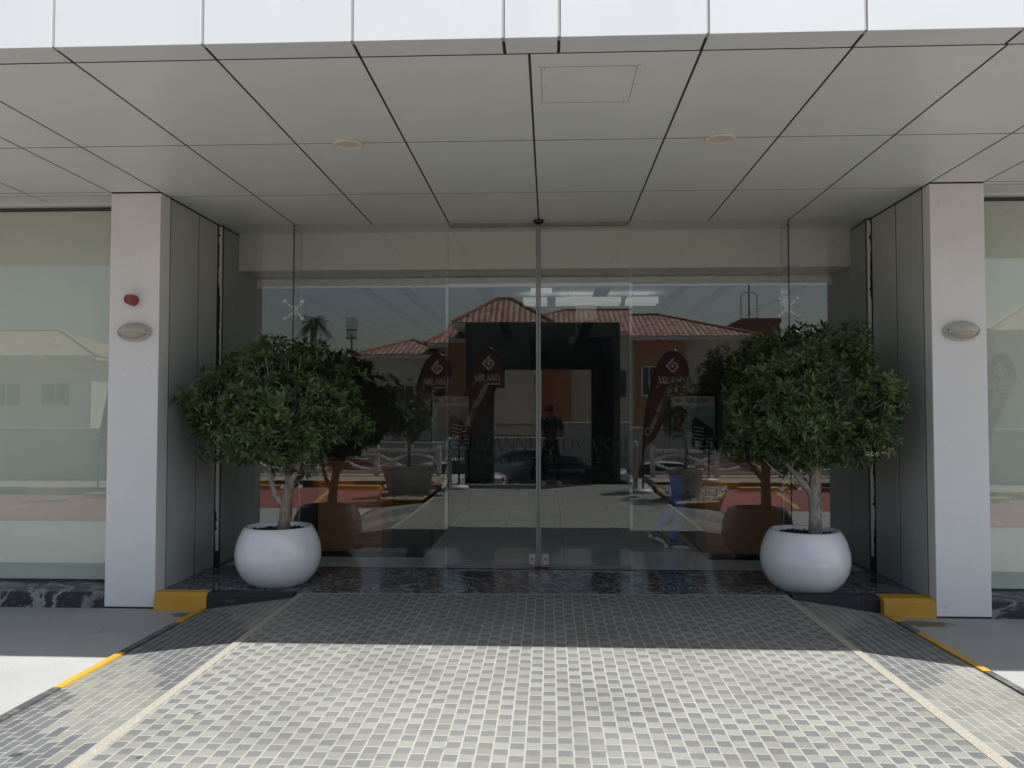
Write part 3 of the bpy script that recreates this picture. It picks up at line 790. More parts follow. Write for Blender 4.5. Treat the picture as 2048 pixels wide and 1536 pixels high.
# ceiling fittings of the hall
m_panel, n_, b_ = newmat('light_and_unit_glow'); b_.inputs['Base Color'].default_value = (.8,.8,.8,1); b_.inputs['Emission Color'].default_value = (1,.97,.92,1); b_.inputs['Emission Strength'].default_value = .12
for i, (x0, x1, z0, z1, lab) in enumerate(((.21,1.21,3.33,3.42,'longest white hanging light box inside the hall'),(-.29,.08,3.33,3.42,'short white hanging light box behind the door joint'),(1.31,1.78,3.33,3.42,'white hanging light box behind the right door edge'))):
    t = empty('hanging_light', lab, 'light', ((x0+x1)/2, 4.0, 3.33), group='white light boxes hung from the hall ceiling')
    hw = (x1-x0)/2
    b = MB(); b.bbox((-hw,-.2,0),(hw,.2,.09), .006, 2); b.build('housing', m_panel, t)
    b = MB(); b.tube([(-hw*.6,0,.09),(-hw*.6,0,.169)], .008, 6); b.tube([(hw*.6,0,.09),(hw*.6,0,.169)], .008, 6); build_each(b, 'hanger', m_steel, t)

for x0, x1, y, z0, z1, lab in ((-.116,.146,1.30,3.105,3.172,'small white box under the ledge just inside the door joint'),(.35,1.07,4.4,3.425,3.499,'flat white unit on the ceiling above the longest light box'),(.53,.84,4.0,3.07,3.325,'pale square panel hanging under the longest light box')):
    b = MB(); b.bbox((-(x1-x0)/2,-.06,0),((x1-x0)/2,.06,z1-z0), .006, 2); o = b.build('ceiling_unit', m_panel if z0 > 3.1 else m_lip); o.location = ((x0+x1)/2, y, z0); tag(o, lab, 'unit')  # faint emission added to the two upper boxes, which are no lamps
t = empty('ceiling_camera', 'small device hanging on a short stem from the hall ceiling', 'camera', (.66, 8.0, 3.5))
b = MB(); b.lathe([(.0,.0),(.07,.0),(.07,-.02),(.0,-.02)][::-1], (0,0,0), 16); b.tube([(0,0,-.02),(0,0,-.36)], .018, 8); b.build('stem', m_white, t)
b = MB(); b.lathe([(.0,-.09),(.06,-.07),(.085,.0),(.06,.07),(.0,.09)], (-.09,0,-.38), 16); b.build('head', m_white, t, smooth=True)
# reception desks
def desk(x0, x1, label):
    t = empty('reception_desk', label, 'desk', ((x0+x1)/2, .75, .003), group='wooden desks behind the glass')
    hw = (x1-x0)/2
    b = MB(); b.bbox((-hw,0,.04),(hw,.62,1.05), .004, 1); b.build('body', m_wood, t)
    b = MB(); b.bbox((-hw-.02,-.03,1.0505),(hw+.02,.65,1.09), .006, 2); b.build('top', m_wood, t)
    b = MB(); b.box((-hw+.03,.04,0),(hw-.03,.58,.04)); b.build('plinth', m_blackm, t)
desk(-2.58, -1.83, 'brown wooden desk inside the glass behind the left bowl planter')
desk(1.885, 2.74, 'brown wooden desk inside the glass behind the right bowl planter')

# poster stands inside
def poster(x0, x1, z0, z1, y, label, num=False):
    t = empty('poster_stand', label, 'poster', ((x0+x1)/2, y, .003), group='framed posters standing in the hall')
    hw = (x1-x0)/2; hh = z1-z0
    b = MB(); f = .035
    b.box((-hw-f,-.02,z0-f),(-hw,.03,z1+f)); b.box((hw,-.02,z0-f),(hw+f,.03,z1+f)); b.box((-hw,-.02,z1),(hw,.03,z1+f)); b.box((-hw,-.02,z0-f),(hw,.03,z0)); b.build('frame', m_blackm, t)
    b = MB(); b.box((-hw,.0,z0),(hw,.012,z1-.17)); pic = b.build('print', m_postp, t)
    b = MB(); b.box((-hw,.0,z1-.17),(hw,.012,z1)); b.build('header', m_posth, t)
    b = MB()
    for (cx, wd, hgt, sk) in ((.10, .24, .60, .14), (.27, .17, .46, .10)):
        b.plate([(cx-wd/2, z0+.05), (cx+wd/2, z0+.05), (cx+wd/2, z0+hgt-sk), (cx-wd/4, z0+hgt), (cx-wd/2, z0+hgt-.08)], -.004, -.001 if cx < .2 else -.002)
    b.build('tower_picture', m_postd, pic)
    b = MB()
    for (cx, wd, hgt) in ((.10, .24, .52), (.27, .17, .38)):
        k = 0
        while .12+k*.06 < hgt-.1:
            z = z0+.12+k*.06; b.plate([(cx-wd*.35, z), (cx+wd*.3, z-.03), (cx+wd*.3, z-.012), (cx-wd*.35, z+.018)], -.0065, -.0045); k += 1
    b.build('balcony_lines', m_posth, pic)
    b = MB(); S, L = serif_text('MILANO', .075)
    strokes_to(b, S, lambda x, y, l: (x+.08, -.003-l, z1-.11+y), .0008)
    strokes_to(b, logo_segs(.05), lambda x, y, l: (x-.24, -.003-l, z1-.08+y), .0008)
    b.build('lettering', m_postd, t)
    b = MB()
    for sx in (-hw, hw): b.box((sx-.02,-.012,0),(sx+.02,.02,z0-f)); b.box((sx-.03,-.2,0),(sx+.03,.2,.015))
    build_each(b, 'leg', m_blackm, t)
    return t
poster(-1.86, -1.24, 1.02, 1.92, 5.0, 'framed pale poster with two towers, inside behind the left door edge')
poster(2.13, 2.86, .98, 1.92, 5.0, 'framed poster of two dark towers inside, left of the poster reading 10')
t = empty('poster_stand', 'dark poster reading 10 inside, partly hidden by the right tree', 'poster', (3.36, 5.05, .003), group='framed posters standing in the hall')
b = MB(); b.box((-.36,0,.95),(.36,.012,1.90)); b.build('print', m_postp, t)
b = MB(); b.box((-.36,-.004,1.02),(.36,-.001,1.40)); b.build('dark_band', m_postd, t)
vs, fs = sans_text('10', .17); b = MB(); b.add([(v.x-.32, -.008-v.z, 1.22+v.y) for v in vs], fs); build_each(b, 'lettering', m_letter, t)
b = MB(); b.box((-.36,-.01,0),(-.32,.02,.95)); b.box((.32,-.01,0),(.36,.02,.95)); build_each(b, 'leg', m_blackm, t)
# ------------------------------------------------------------------ fittings on the facade
def wall_lamp(x, z, label):
    t = empty('wall_lamp', label, 'lamp', (x, -1.3315, z), group='oval bulkhead lamps on the columns')
    A, B, D = .152, .078, .105
    def ell(u, v): return (A*math.cos(u)*math.cos(v), -D*math.sin(v), B*math.sin(u)*math.cos(v))
    N, K = 56, 12
    hood = MB(); lens = MB()
    for i in range(N):
        u0, u1 = 2*math.pi*i/N, 2*math.pi*(i+1)/N
        for k in range(K):
            v0, v1 = math.pi/2*k/K, math.pi/2*(k+1)/K
            q = [ell(u0,v0), ell(u1,v0), ell(u1,v1), ell(u0,v1)]
            c = [sum(p[j] for p in q)/4 for j in range(3)]
            opening = (c[2] < -.004-.010*(1-(c[0]/A)**2)*0+.016*(1-(c[0]/(A*.9))**2)-.012) and k > 1 and abs(c[0]) < A*.86
            if not opening: hood.add(q, [(0,1,2,3)])
            lens.add([tuple(e*.93 for e in p) for p in q], [(0,1,2,3)])
    hood.tube([(A*1.0*math.cos(2*math.pi*i/48), -.012, B*1.0*math.sin(2*math.pi*i/48)) for i in range(49)], .011, 8, cap=False)
    hood.tube([(A*.93*math.cos(math.pi+math.pi*i/30), -.036, B*.93*math.sin(math.pi+math.pi*i/30)) for i in range(31)], .0065, 8)
    bmm = bmesh.new()
    h = hood.build('hood', m_lampm, t, smooth=True)
    bmm.from_mesh(h.data); bmesh.ops.remove_doubles(bmm, verts=bmm.verts, dist=.0004)
    bmesh.ops.recalc_face_normals(bmm, faces=bmm.faces); bmm.to_mesh(h.data); bmm.free()
    for p in h.data.polygons: p.use_smooth = True
    sol = MB(); l = lens.build('lens', m_lens, t, smooth=True)
    bmm = bmesh.new(); bmm.from_mesh(l.data); bmesh.ops.remove_doubles(bmm, verts=bmm.verts, dist=.0004); bmm.to_mesh(l.data); bmm.free()
    b = MB()
    for sx in (-1, 1): b.lathe([(.0,.004),(.012,.004),(.014,.0)], (sx*.122, -.0505, .006), 14, 'y')
    build_each(b, 'screw', m_black, t)
wall_lamp(-3.705, 2.39, 'grey oval bulkhead lamp on the left column below the red siren')
wall_lamp(3.728, 2.37, 'grey oval bulkhead lamp on the right column')
t = empty('alarm_siren', 'small round red alarm siren above the lamp on the left column', 'siren', (-3.722, -1.3315, 2.684), group=None)
b = MB(); b.lathe([(.0,.0),(.052,.0),(.052,.03),(.049,.05),(.044,.095),(.038,.100)], (0,0,0), 32, 'y'); b.build('body', m_redp, t, smooth=True, auto=35)
b = MB(); b.lathe([(.038,.090),(.037,.104),(.033,.104),(.031,.092),(.0,.094)], (0,0,0), 32, 'y'); b.build('grille', mat('red_grille', (.40,.10,.085), .5, .2, 120), t, smooth=True, auto=35)
for x, y, lab in ((-1.409,-2.594,'round recessed downlight in the canopy left of the door line'),(1.383,-2.592,'round recessed downlight in the canopy right of the door line')):
    t = empty('downlight', lab, 'light', (x, y, H), group='downlights in the canopy')
    b = MB(); b.lathe([(.088,-.000),(.114,-.002),(.116,-.008),(.108,-.013),(.092,-.014),(.086,-.008)], (0,0,0), 40); b.build('ring', m_cream, t, smooth=True)
    b = MB(); b.lathe([(.088,-.009),(.075,-.005),(.05,-.002),(.0,-.0015)], (0,0,0), 40); b.build('bowl', m_downl, t, smooth=True)
t = empty('motion_sensor', 'small black dome sensor under the canopy above the doors', 'sensor', (0.0, -.075, H))
b = MB(); b.lathe([(.056,-.001),(.056,-.014),(.046,-.032),(.024,-.046),(.0,-.050)], (0,0,0), 32); b.build('dome', m_black, t, smooth=True)
b = MB(); b.lathe([(.058,-.0005),(.060,-.006),(.056,-.008)], (0,0,0), 32); b.build('base', m_blackm, t, smooth=True)
b = MB(); x0, x1, y0, y1, z = .066, .632, -3.90, -3.343, H-.0012
for (a, c) in (((x0,y0),(x1,y0+.003)),((x0,y1-.003),(x1,y1)),((x0,y0+.003),(x0+.003,y1-.003)),((x1-.003,y0+.003),(x1,y1-.003))):
    b.box((a[0],a[1],z),(c[0],c[1],z+.001))
for (px, py) in ((x0-.012,y0-.012),(x1+.012,y0-.012),(x0-.012,y1+.014),(x1-.03,y1+.012),(x0+.02,y0+.02),(x1-.02,y0+.02),(x0-.015,(y0+y1)/2),(x1+.014,(y0+y1)/2),(x0+.025,(y0+y1)/2)):
    b.lathe([(.0,-.001),(.0045,-.001),(.0045,.001)], (px,py,z+.0005), 10)
tag(b.build('access_hatch', m_rust), 'thin outlined access hatch in the canopy panel above the doors', 'hatch')

# ------------------------------------------------------------------ trees in bowls
def leaf_cluster(mb, p, nrm, L, n, rs, wd=.3, mi=0):
    nrm = nrm.normalized(); a = nrm.orthogonal().normalized(); c = nrm.cross(a)
    for k in range(n):
        q = 2*math.pi*(k+rs.random()*.7)/n*1.0+rs.random()*.5
        el = rs.uniform(.05, 1.15)
        d = (a*math.cos(q)+c*math.sin(q))*math.cos(el)+nrm*math.sin(el)
        d = (d+Vector((0,0,-.12))).normalized()
        l = L*rs.uniform(.6, 1.15); sd = d.cross(nrm)
        if sd.length < 1e-3: sd = d.orthogonal()
        sd.normalize(); sd = (sd+nrm*rs.uniform(-.35,.35)).normalized(); upv = sd.cross(d)
        b0 = p+d*L*.10; hw = l*wd*.5
        o = len(mb.v); drp = upv*l*rs.uniform(-.16,.04)
        mb.v += [tuple(b0), tuple(b0+d*l*.45+sd*hw+upv*hw*.35), tuple(b0+d*l*.45), tuple(b0+d*l*.45-sd*hw+upv*hw*.35), tuple(b0+d*l+drp)]
        for f in ((0,2,1),(0,3,2),(1,2,4),(2,3,4)): mb.f.append(tuple(o+i for i in f)); mb.m.append(mi)
def crown_pts(c, rad, n, rs, lump=.22, flat=.55, seed=0):
    out = []; c = Vector(c)
    for i in range(n):
        z = rs.uniform(-1, 1); q = rs.uniform(0, 2*math.pi); s = math.sqrt(1-z*z)
        d = Vector((s*math.cos(q), s*math.sin(q), z))
        k = 1+lump*(mnoise.noise(d*2.3+Vector((seed,seed*.7,0)))*1.7)
        r = k*(1-abs(rs.gauss(0, .13)) if rs.random() > .22 else rs.uniform(.35, .9))
        if rs.random() < .05: r = k*rs.uniform(1.01, 1.09)
        zz = d.z*r; 
        if zz < 0: zz *= flat
        p = c+Vector((d.x*r*rad[0], d.y*r*rad[1], zz*rad[2]))
        out.append((p, (Vector((d.x/rad[0], d.y/rad[1], d.z/rad[2])).normalized()+Vector((rs.uniform(-.5,.5), rs.uniform(-.5,.5), rs.uniform(.0,.75))))))
    return out
def bowl(parent):
    prof = [(.0,.0),(.225,.0),(.245,.006),(.30,.045),(.352,.105),(.388,.18),(.404,.26),(.405,.31),(.395,.38),(.372,.455),(.342,.52),(.318,.553),(.308,.560),(.296,.557),(.288,.545),(.290,.50),(.0,.49)]
    b = MB(); b.lathe(prof[:-1], (0,0,0), 72); p = b.build('pot', m_pot, parent, smooth=True, auto=50)
    b = MB(); n = 10; 
    b.lathe([(.0,.520),(.10,.524),(.2,.517),(.292,.512)][::-1], (0,0,0), 36)
    rs = random.Random(5)
    for i in range(90):
        q = rs.uniform(0,6.28); r = .28*math.sqrt(rs.random()); s = rs.uniform(.006,.016)
        b.lathe([(.0,-s*.6),(s,-.0),(.0,s*.7)], (r*math.cos(q), r*math.sin(q), .522), 5)
    b.build('soil', m_soil, parent, smooth=True)
def potted_tree(loc, label, seed, crown_c, rad, trunk, branches, ncl, flat, m_t, extra=()):
    t = empty('potted_tree', label, 'tree', loc, group='clipped trees in white bowls')
    rs = random.Random(seed); bowl(t)
    b = MB(); b.tube(trunk[0], trunk[1], 14, jit=.10); tr = b.build('trunk', m_t, t, smooth=True)
    for pts, rr in branches:
        b = MB(); b.tube(pts, rr, 9, jit=.08); b.build('branch', m_bark, t, smooth=True)
    pts = crown_pts(crown_c, rad, ncl, rs, seed=seed, flat=flat)
    for (ec, er, en) in extra: pts += crown_pts(ec, er, en, rs, seed=seed+3, flat=.9)
    b = MB(); tw = MB(); c = Vector(crown_c)
    root = Vector(trunk[0][-1])
    for i, (p, nv) in enumerate(pts):
        if p.y+loc[1] > -.03: p.y = -.03-loc[1]-rs.random()*.08
        leaf_cluster(b, p, nv, rs.uniform(.066, .104), rs.randint(7, 10), rs, .33, 1 if rs.random() < .09 else 0)
        if i % 9 == 0:
            mid = root.lerp(p, .5)+Vector((rs.uniform(-.08,.08), rs.uniform(-.06,.06), -.06)); tw.tube([root+Vector((0,0,rs.uniform(-.05,.15))), mid, p], [.009,.006,.003], 5, cap=False)
    b.build('crown', [m_leaf, m_leafy], t); tw.build('twigs', m_bark, t, smooth=True)
    return t, pts
LX, LY = -2.50, -.86
potted_tree((LX, LY, .001), 'wide round clipped tree in a white bowl left of the doors', 11,
    (.005, 0, .001+1.66), (.775, .69, .65),
    ([(.045,0,.47),(.055,0,.62),(.075,.0,.80),(.105,.01,.98),(.13,.02,1.16),(.135,.03,1.42)], [.066,.056,.050,.049,.044,.032]),
    [([(.05,-.01,.74),(-.03,-.03,.86),(-.075,-.03,1.02),(-.11,-.02,1.28),(-.16,0,1.5)], [.026,.024,.021,.018,.012]),
     ([(.10,0,.93),(.165,-.03,1.06),(.21,-.03,1.22),(.26,-.02,1.45)], [.034,.030,.026,.014]),
     ([(.21,-.03,1.24),(.38,-.08,1.36),(.56,-.12,1.50)], [.012,.009,.005]),
     ([(.13,.0,1.14),(.32,-.16,1.26),(.48,-.26,1.40)], [.010,.007,.004])],
    1800, .77, m_barkb)
RX_, RY = 2.50, -.86
tr2, pts2 = potted_tree((RX_, RY, .001), 'tall round clipped tree in a white bowl right of the doors', 23,
    (.03, 0, 1.70), (.765, .68, .72),
    ([(.10,0,.47),(.10,0,.66),(.095,0,.86),(.105,0,1.06),(.135,.0,1.24),(.15,.02,1.5)], [.068,.057,.055,.053,.046,.034]),
    [([(.08,0,.86),(.0,-.03,.97),(-.10,-.04,1.09),(-.22,-.03,1.24),(-.34,0,1.45)], [.030,.028,.025,.021,.012]),
     ([(.02,-.02,.95),(-.13,-.06,1.02),(-.28,-.1,1.10),(-.4,-.1,1.22)], [.012,.010,.008,.005]),
     ([(.10,0,1.05),(.05,-.1,1.17),(.0,-.2,1.35)], [.018,.014,.010])],
    1800, .80, m_bark, extra=[((.48,-.05,2.32), (.17,.15,.17), 26)])
b = MB(); rs = random.Random(2)
for (cx, cz, mi) in ((.42,1.305,0),(.52,1.345,1),(.36,1.30,0)):
    for k in range(9):
        p = Vector((cx+rs.gauss(0,.016), -.66+rs.gauss(0,.02), cz+rs.gauss(0,.018))); s = .0065
        b.lathe([(.0,-s),(s,0),(.0,s)], p, 6, mi=mi)
b.build('blossom', [mat('cream_blossom', (.75,.70,.42), .7), mat('orange_blossom', (.75,.48,.25), .7)], tr2)

# ------------------------------------------------------------------ people
def skin_obj(name, pts, edges, m, parent, sub=2):
    me = bpy.data.meshes.new(name); me.from_pydata([p[0] for p in pts], edges, []); me.update()
    o = bpy.data.objects.new(name, me); COL.objects.link(o)
    o.modifiers.new('skin', 'SKIN'); ss = o.modifiers.new('sub', 'SUBSURF'); ss.levels = sub; ss.render_levels = sub
    sv = me.skin_vertices[0].data
    for i, p in enumerate(pts):
        r = p[1]; sv[i].radius = (r, r) if isinstance(r, float) else r; sv[i].use_root = (i == 0)
    dg = bpy.context.evaluated_depsgraph_get(); me2 = bpy.data.meshes.new_from_object(o.evaluated_get(dg))
    COL.objects.unlink(o); bpy.data.objects.remove(o); bpy.data.meshes.remove(me)
    me2.materials.clear(); me2.materials.append(m)
    for p in me2.polygons: p.use_smooth = True; p.material_index = 0
    o = bpy.data.objects.new(name, me2); COL.objects.link(o); o.parent = parent
    return o
def person(J, label, loc, rz, top, legs, shoe_m, shoe2, grip=.6, m_skin=m_skin):
    """J: joints in the person's own space, facing +y, feet on z=0"""
    t = empty('person', label, 'person', loc, rz)
    V = []; E = []; idx = {}
    def add(k, p, r, par=None):
        idx[k] = len(V); V.append((tuple(p), r))
        if par is not None: E.append((idx[par], idx[k]))
    add('pelvis', J['pelvis'], .10); add('spine', J['spine'], .10, 'pelvis'); add('chest', J['chest'], .115, 'spine'); add('neck', J['neck'], .052, 'chest')
    hd = Vector(J['head']); add('jaw', Vector(J['neck']).lerp(hd, .55), .060, 'neck'); add('headc', hd, .088, 'jaw'); add('crown', hd+Vector((0,-.015,.085)), .062, 'headc')
    for s in 'LR':
        add('sh'+s, J['sh'+s], .058, 'chest'); add('el'+s, J['el'+s], .040, 'sh'+s); add('wr'+s, J['wr'+s], .027, 'el'+s)
        wr = Vector(J['wr'+s]); d = Vector(J['hd'+s]).normalized(); pn = Vector(J['pn'+s]).normalized(); sdv = d.cross(pn).normalized()
        add('palm'+s, wr+d*.055, .030, 'wr'+s)
        add('knk'+s, wr+d*.088, .030, 'palm'+s)
        for fi in range(4):
            off = (fi-1.5)*.020; ln = (.078, .086, .080, .062)[fi]
            b0 = wr+d*.092+sdv*off
            add(f'f{fi}a{s}', b0+d*.02, .0092, 'knk'+s)
            d2 = (d+pn*grip*.8).normalized(); add(f'f{fi}b{s}', b0+d*.02+d2*ln*.5, .0085, f'f{fi}a{s}')
            d3 = (d+pn*grip*2.2).normalized(); add(f'f{fi}c{s}', b0+d*.02+d2*ln*.5+d3*ln*.45, .0072, f'f{fi}b{s}')
        th = J.get('th'+s, 1); tb = wr+d*.04+sdv*.030*th
        add('t1'+s, tb, .0115, 'palm'+s); add('t2'+s, tb+d*.032+sdv*.020*th+pn*.012, .0095, 't1'+s); add('t3'+s, tb+d*.055+sdv*.024*th+pn*.03, .008, 't2'+s)
        add('hip'+s, J['hip'+s], .082, 'pelvis'); add('kn'+s, J['kn'+s], .056, 'hip'+s); add('calf'+s, Vector(J['kn'+s]).lerp(Vector(J['an'+s]), .35), .052, 'kn'+s)
        add('an'+s, J['an'+s], .036, 'calf'+s); add('to'+s, J['to'+s], .034, 'an'+s)
    skin_obj('body', V, E, m_skin, t, 1)
    # face details on the head
    b = MB(); h = hd
    b.lathe([(.0,-.0),(.012,.004),(.009,.022),(.0,.028)], h+Vector((0,.085,-.012)), 10)
    for sx in (-1, 1):
        b.lathe([(.0,-.010),(.012,-.004),(.012,.006),(.0,.012)], h+Vector((sx*.086,-.005,-.005)), 8)
    b.box(h+Vector((-.022,.078,-.052)), h+Vector((.022,.088,-.044)))
    build_each(b, 'face_feature', m_skin, t, True)
    b = MB()
    for sx in (-1, 1): b.lathe([(.0,-.006),(.010,.0),(.0,.006)], h+Vector((sx*.033,.083,.012)), 8)
    build_each(b, 'eye', m_black, t)
    b = MB(); N = 20; K = 8; o = 0
    for k in range(K+1):
        v = math.pi/2*k/K
        for i in range(N):
            u = 2*math.pi*i/N; rr = .102
            b.v.append((h.x+rr*.93*math.cos(u)*math.cos(v), h.y-.014+rr*math.sin(u)*math.cos(v), h.z+.032+.100*math.sin(v)-(.045 if (k == 0 and math.sin(u) < .35) else 0)))
    for k in range(K):
        for i in range(N): b.f.append((k*N+i, k*N+(i+1) % N, (k+1)*N+(i+1) % N, (k+1)*N+i)); b.m.append(0)
    b.build('hair', m_hair, t, smooth=True)
    # clothes
    V = []; E = []; idx = {}
    lo = Vector(J['pelvis'])+Vector((0,0,-.05))
    add('spine', J['spine'], .135); add('hem', lo, .150, 'spine'); add('chest', J['chest'], .145, 'spine'); add('col', Vector(J['chest']).lerp(Vector(J['neck']), .75), .072, 'chest')
    for s in 'LR':
        add('sh'+s, J['sh'+s], .078, 'chest'); add('el'+s, J['el'+s], .054, 'sh'+s); add('cu'+s, Vector(J['el'+s]).lerp(Vector(J['wr'+s]), .82), .042, 'el'+s)
    skin_obj('shirt', V, E, top, t, 2)
    V = []; E = []; idx = {}
    add('pelvis', J['pelvis'], .128); add('waist', Vector(J['pelvis']).lerp(Vector(J['spine']), .5), .120, 'pelvis')
    for s in 'LR':
        add('hip'+s, J['hip'+s], .104, 'pelvis'); add('kn'+s, J['kn'+s], .076, 'hip'+s); add('ca'+s, Vector(J['kn'+s]).lerp(Vector(J['an'+s]), .5), .068, 'kn'+s); add('an'+s, Vector(J['an'+s])+Vector((0,0,.01)), .058, 'ca'+s)
    skin_obj('trousers', V, E, legs, t, 2)
    for s in 'LR':
        an, to = Vector(J['an'+s]), Vector(J['to'+s]); d = (to-an); d.z *= 1; fl = Vector((d.x, d.y, 0)).normalized()
        heel = an+Vector((0,0,-.05))-fl*.05
        o = skin_obj('shoe', [(tuple(an+Vector((0,0,-.035))), .047), (tuple(heel), .042), (tuple(an.lerp(to, .6)+Vector((0,0,.0))), .045), (tuple(to), .040), (tuple(to+d.normalized()*.055+Vector((0,0,-.006))), .030)], [(0,1),(0,2),(2,3),(3,4)], shoe_m, t, 2)
        b = MB(); sl = [heel-fl*.035, heel, an.lerp(to,.6)+Vector((0,0,-.035)), to+Vector((0,0,-.02)), to+d.normalized()*.075+Vector((0,0,-.018))]
        nrm = Vector((-fl.y, fl.x, 0))
        ws = [.028,.038,.043,.043,.022]
        for k in (0, 1):
            for p, wd in zip(sl, ws):
                zz = (p.z-.016 if k == 0 else p.z+.018)
                b.v += [(p.x-nrm.x*wd, p.y-nrm.y*wd, zz), (p.x+nrm.x*wd, p.y+nrm.y*wd, zz)]
        n2 = 10
        for i in range(4):
            a = i*2; b.f += [(a, a+1, a+3, a+2), (n2+a+2, n2+a+3, n2+a+1, n2+a), (a+2, n2+a+2, n2+a, a), (a+1, n2+a+1, n2+a+3, a+3)]; b.m += [0]*4
        b.f += [(0, n2, n2+1, 1), (8, 9, n2+9, n2+8)]; b.m += [0, 0]
        b.build('sole', shoe2, o)
    return t
# photographer, mirrored in the doors: stands behind the camera facing the building
Jp = dict(pelvis=(0,0,.95), spine=(0,.0,1.14), chest=(0,.0,1.34), neck=(0,.01,1.50), head=(0,.035,1.62),
  shL=(-.17,0,1.42), shR=(.17,0,1.42), elL=(-.235,.10,1.20), elR=(.245,.08,1.22), wrL=(-.115,.26,1.515), wrR=(.125,.26,1.515),
  hdL=(.25,.25,1), hdR=(-.25,.25,1), pnL=(1,.1,-.2), pnR=(-1,.1,-.2), thL=1, thR=-1,
  hipL=(-.095,0,.90), hipR=(.095,0,.90), knL=(-.125,.02,.49), knR=(.135,.02,.49), anL=(-.145,-.01,.095), anR=(.165,-.01,.095), toL=(-.165,.13,.055), toR=(.20,.13,.055))
person(Jp, 'person in dark clothes and white shoes photographing, mirrored in the glass doors', (.14, -8.985, -.012), 0, m_shirt, m_trous, m_shoe, m_shoe)
t = empty('smartphone', 'dark smartphone held up by the person mirrored in the doors', 'phone', (.112, -8.645, 1.63))
b = MB(); b.bbox((-.078,-.005,-.038),(.078,.004,.038), .004, 2); b.build('case', m_black, t)
b = MB(); b.box((-.07,-.0062,-.034),(.07,-.0052,.034)); b.build('screen', m_wglass, t)
b = MB(); b.lathe([(.0,.0),(.006,.0),(.007,-.002)][::-1], (.0,.0045,.03), 14, 'y'); b.build('lens', m_chrome, t)
# visitor walking inside, seen through the glass
Jw = dict(pelvis=(0,.02,.93), spine=(0,.03,1.12), chest=(0,.05,1.32), neck=(0,.07,1.49), head=(0,.10,1.62),
  shL=(-.17,.05,1.41), shR=(.17,.05,1.41), elL=(-.22,-.06,1.16), elR=(.22,.12,1.16), wrL=(-.21,.0,.93), wrR=(.21,.26,.96),
  hdL=(0,.1,-1), hdR=(0,.3,-1), pnL=(1,0,0), pnR=(-1,0,0), thL=-1, thR=1,
  hipL=(-.09,.02,.88), hipR=(.09,.02,.88), knL=(-.085,.05,.50), knR=(.085,.10,.48), anL=(-.085,-.20,.19), anR=(.085,-.03,.095), toL=(-.085,-.10,.085), toR=(.085,.12,.055))
person(Jw, 'person in blue jeans and grey trainers walking inside the hall', (1.62, 1.46, -.012), R(-90), m_blackm, m_jeans, m_shoeg, m_shoe, .5, m_skind)

# ------------------------------------------------------------------ forecourt opposite the doors (seen mirrored in the glass)
def ring_kerb(poly, name, label):
    b = MB(); n = len(poly); c = Vector((sum(p[0] for p in poly)/n, sum(p[1] for p in poly)/n))
    k = 0
    for i in range(n):
        a, d = Vector(poly[i]), Vector(poly[(i+1) % n]); L = (d-a).length; m = max(1, round(L/.8))
        for j in range(m):
            p, q = a.lerp(d, j/m), a.lerp(d, (j+1)/m)
            pi_, qi = p+(c-p).normalized()*.13, q+(c-q).normalized()*.13
            b.prism([tuple(p), tuple(q), tuple(qi), tuple(pi_)], G-.01, .03, mi=k % 2); k += 1
    return tag(b.build(name, [m_yellow, m_bpaint]), label, 'kerb')
ISL = [(-2.25,-6.40),(-2.25,-8.0),(-2.3,-9.5),(-3.6,-9.5),(-3.05,-6.45)]
ISR = [(2.36,-5.95),(3.2,-6.3),(4.05,-9.6),(2.4,-9.6)]
ring_kerb(ISL, 'island_kerb', 'yellow and black kerb round the gravel bed behind the left flags')
ring_kerb(ISR, 'island_kerb', 'yellow and black kerb round the gravel bed behind the right flags')
def gravel(poly, seed):
    rs = random.Random(seed); b = MB(); b.prism(poly if poly is ISR else poly[::1], G-.005, .008)
    xs = [p[0] for p in poly]; ys = [p[1] for p in poly]; c = 0
    while c < 420:
        x, y = rs.uniform(min(xs), max(xs)), rs.uniform(min(ys), max(ys)); ins = False; j = len(poly)-1
        for i in range(len(poly)):
            if (poly[i][1] > y) != (poly[j][1] > y) and x < (poly[j][0]-poly[i][0])*(y-poly[i][1])/(poly[j][1]-poly[i][1])+poly[i][0]: ins = not ins
            j = i
        if not ins: continue
        s = rs.uniform(.02,.05); b.lathe([(.0,-s*.5),(s,rs.uniform(-.2,.2)*s),(s*.6,s*.5),(.0,s*.6)], (x,y,.015), 6, mi=1); c += 1
    o = b.build('gravel_bed', [m_gravel, m_stone]); o['kind'] = 'stuff'; o['label'] = 'grey gravel filling the planted bed'
gravel(ISL, 1); gravel(ISR, 2)
def planter(loc, rt_, rb, h, label, seed, tree_h, crown_r, rim=False):
    t = empty('planter_tree', label, 'tree', loc, group='small trees in concrete planters')
    b = MB()
    if rim: b.lathe([(.0,.0),(rb,.0),(rt_*.93,h*.78),(rt_,h*.78),(rt_+.01,h),(rt_-.05,h),(rt_-.06,h*.93)], (0,0,0), 36)
    else: b.lathe([(.0,.0),(rb*1.3,.0),(rt_*1.3,h),(rt_*1.3-.07,h),(rt_*1.3-.08,h*.92)], (0,0,0), 4)
    b.build('pot', m_cpot, t, smooth=rim, auto=30)
    b = MB(); b.lathe([(.0,h*.94),(rt_*.85,h*.93)][::-1], (0,0,0), 16); b.build('soil', m_soil, t)
    rs = random.Random(seed); b = MB(); b.tube([(0,0,h*.9),(.02,0,h+.35),(.0,.02,tree_h*.62),(.03,0,tree_h*.8)], [.035,.03,.028,.015], 8); b.build('trunk', m_bark, t, smooth=True)
    b = MB()
    for p, nv in crown_pts((0,0,tree_h*.72), crown_r, 330, rs, .3, .8, seed): leaf_cluster(b, p, nv, .10, 7, rs)
    b.build('crown', m_leaf2, t)
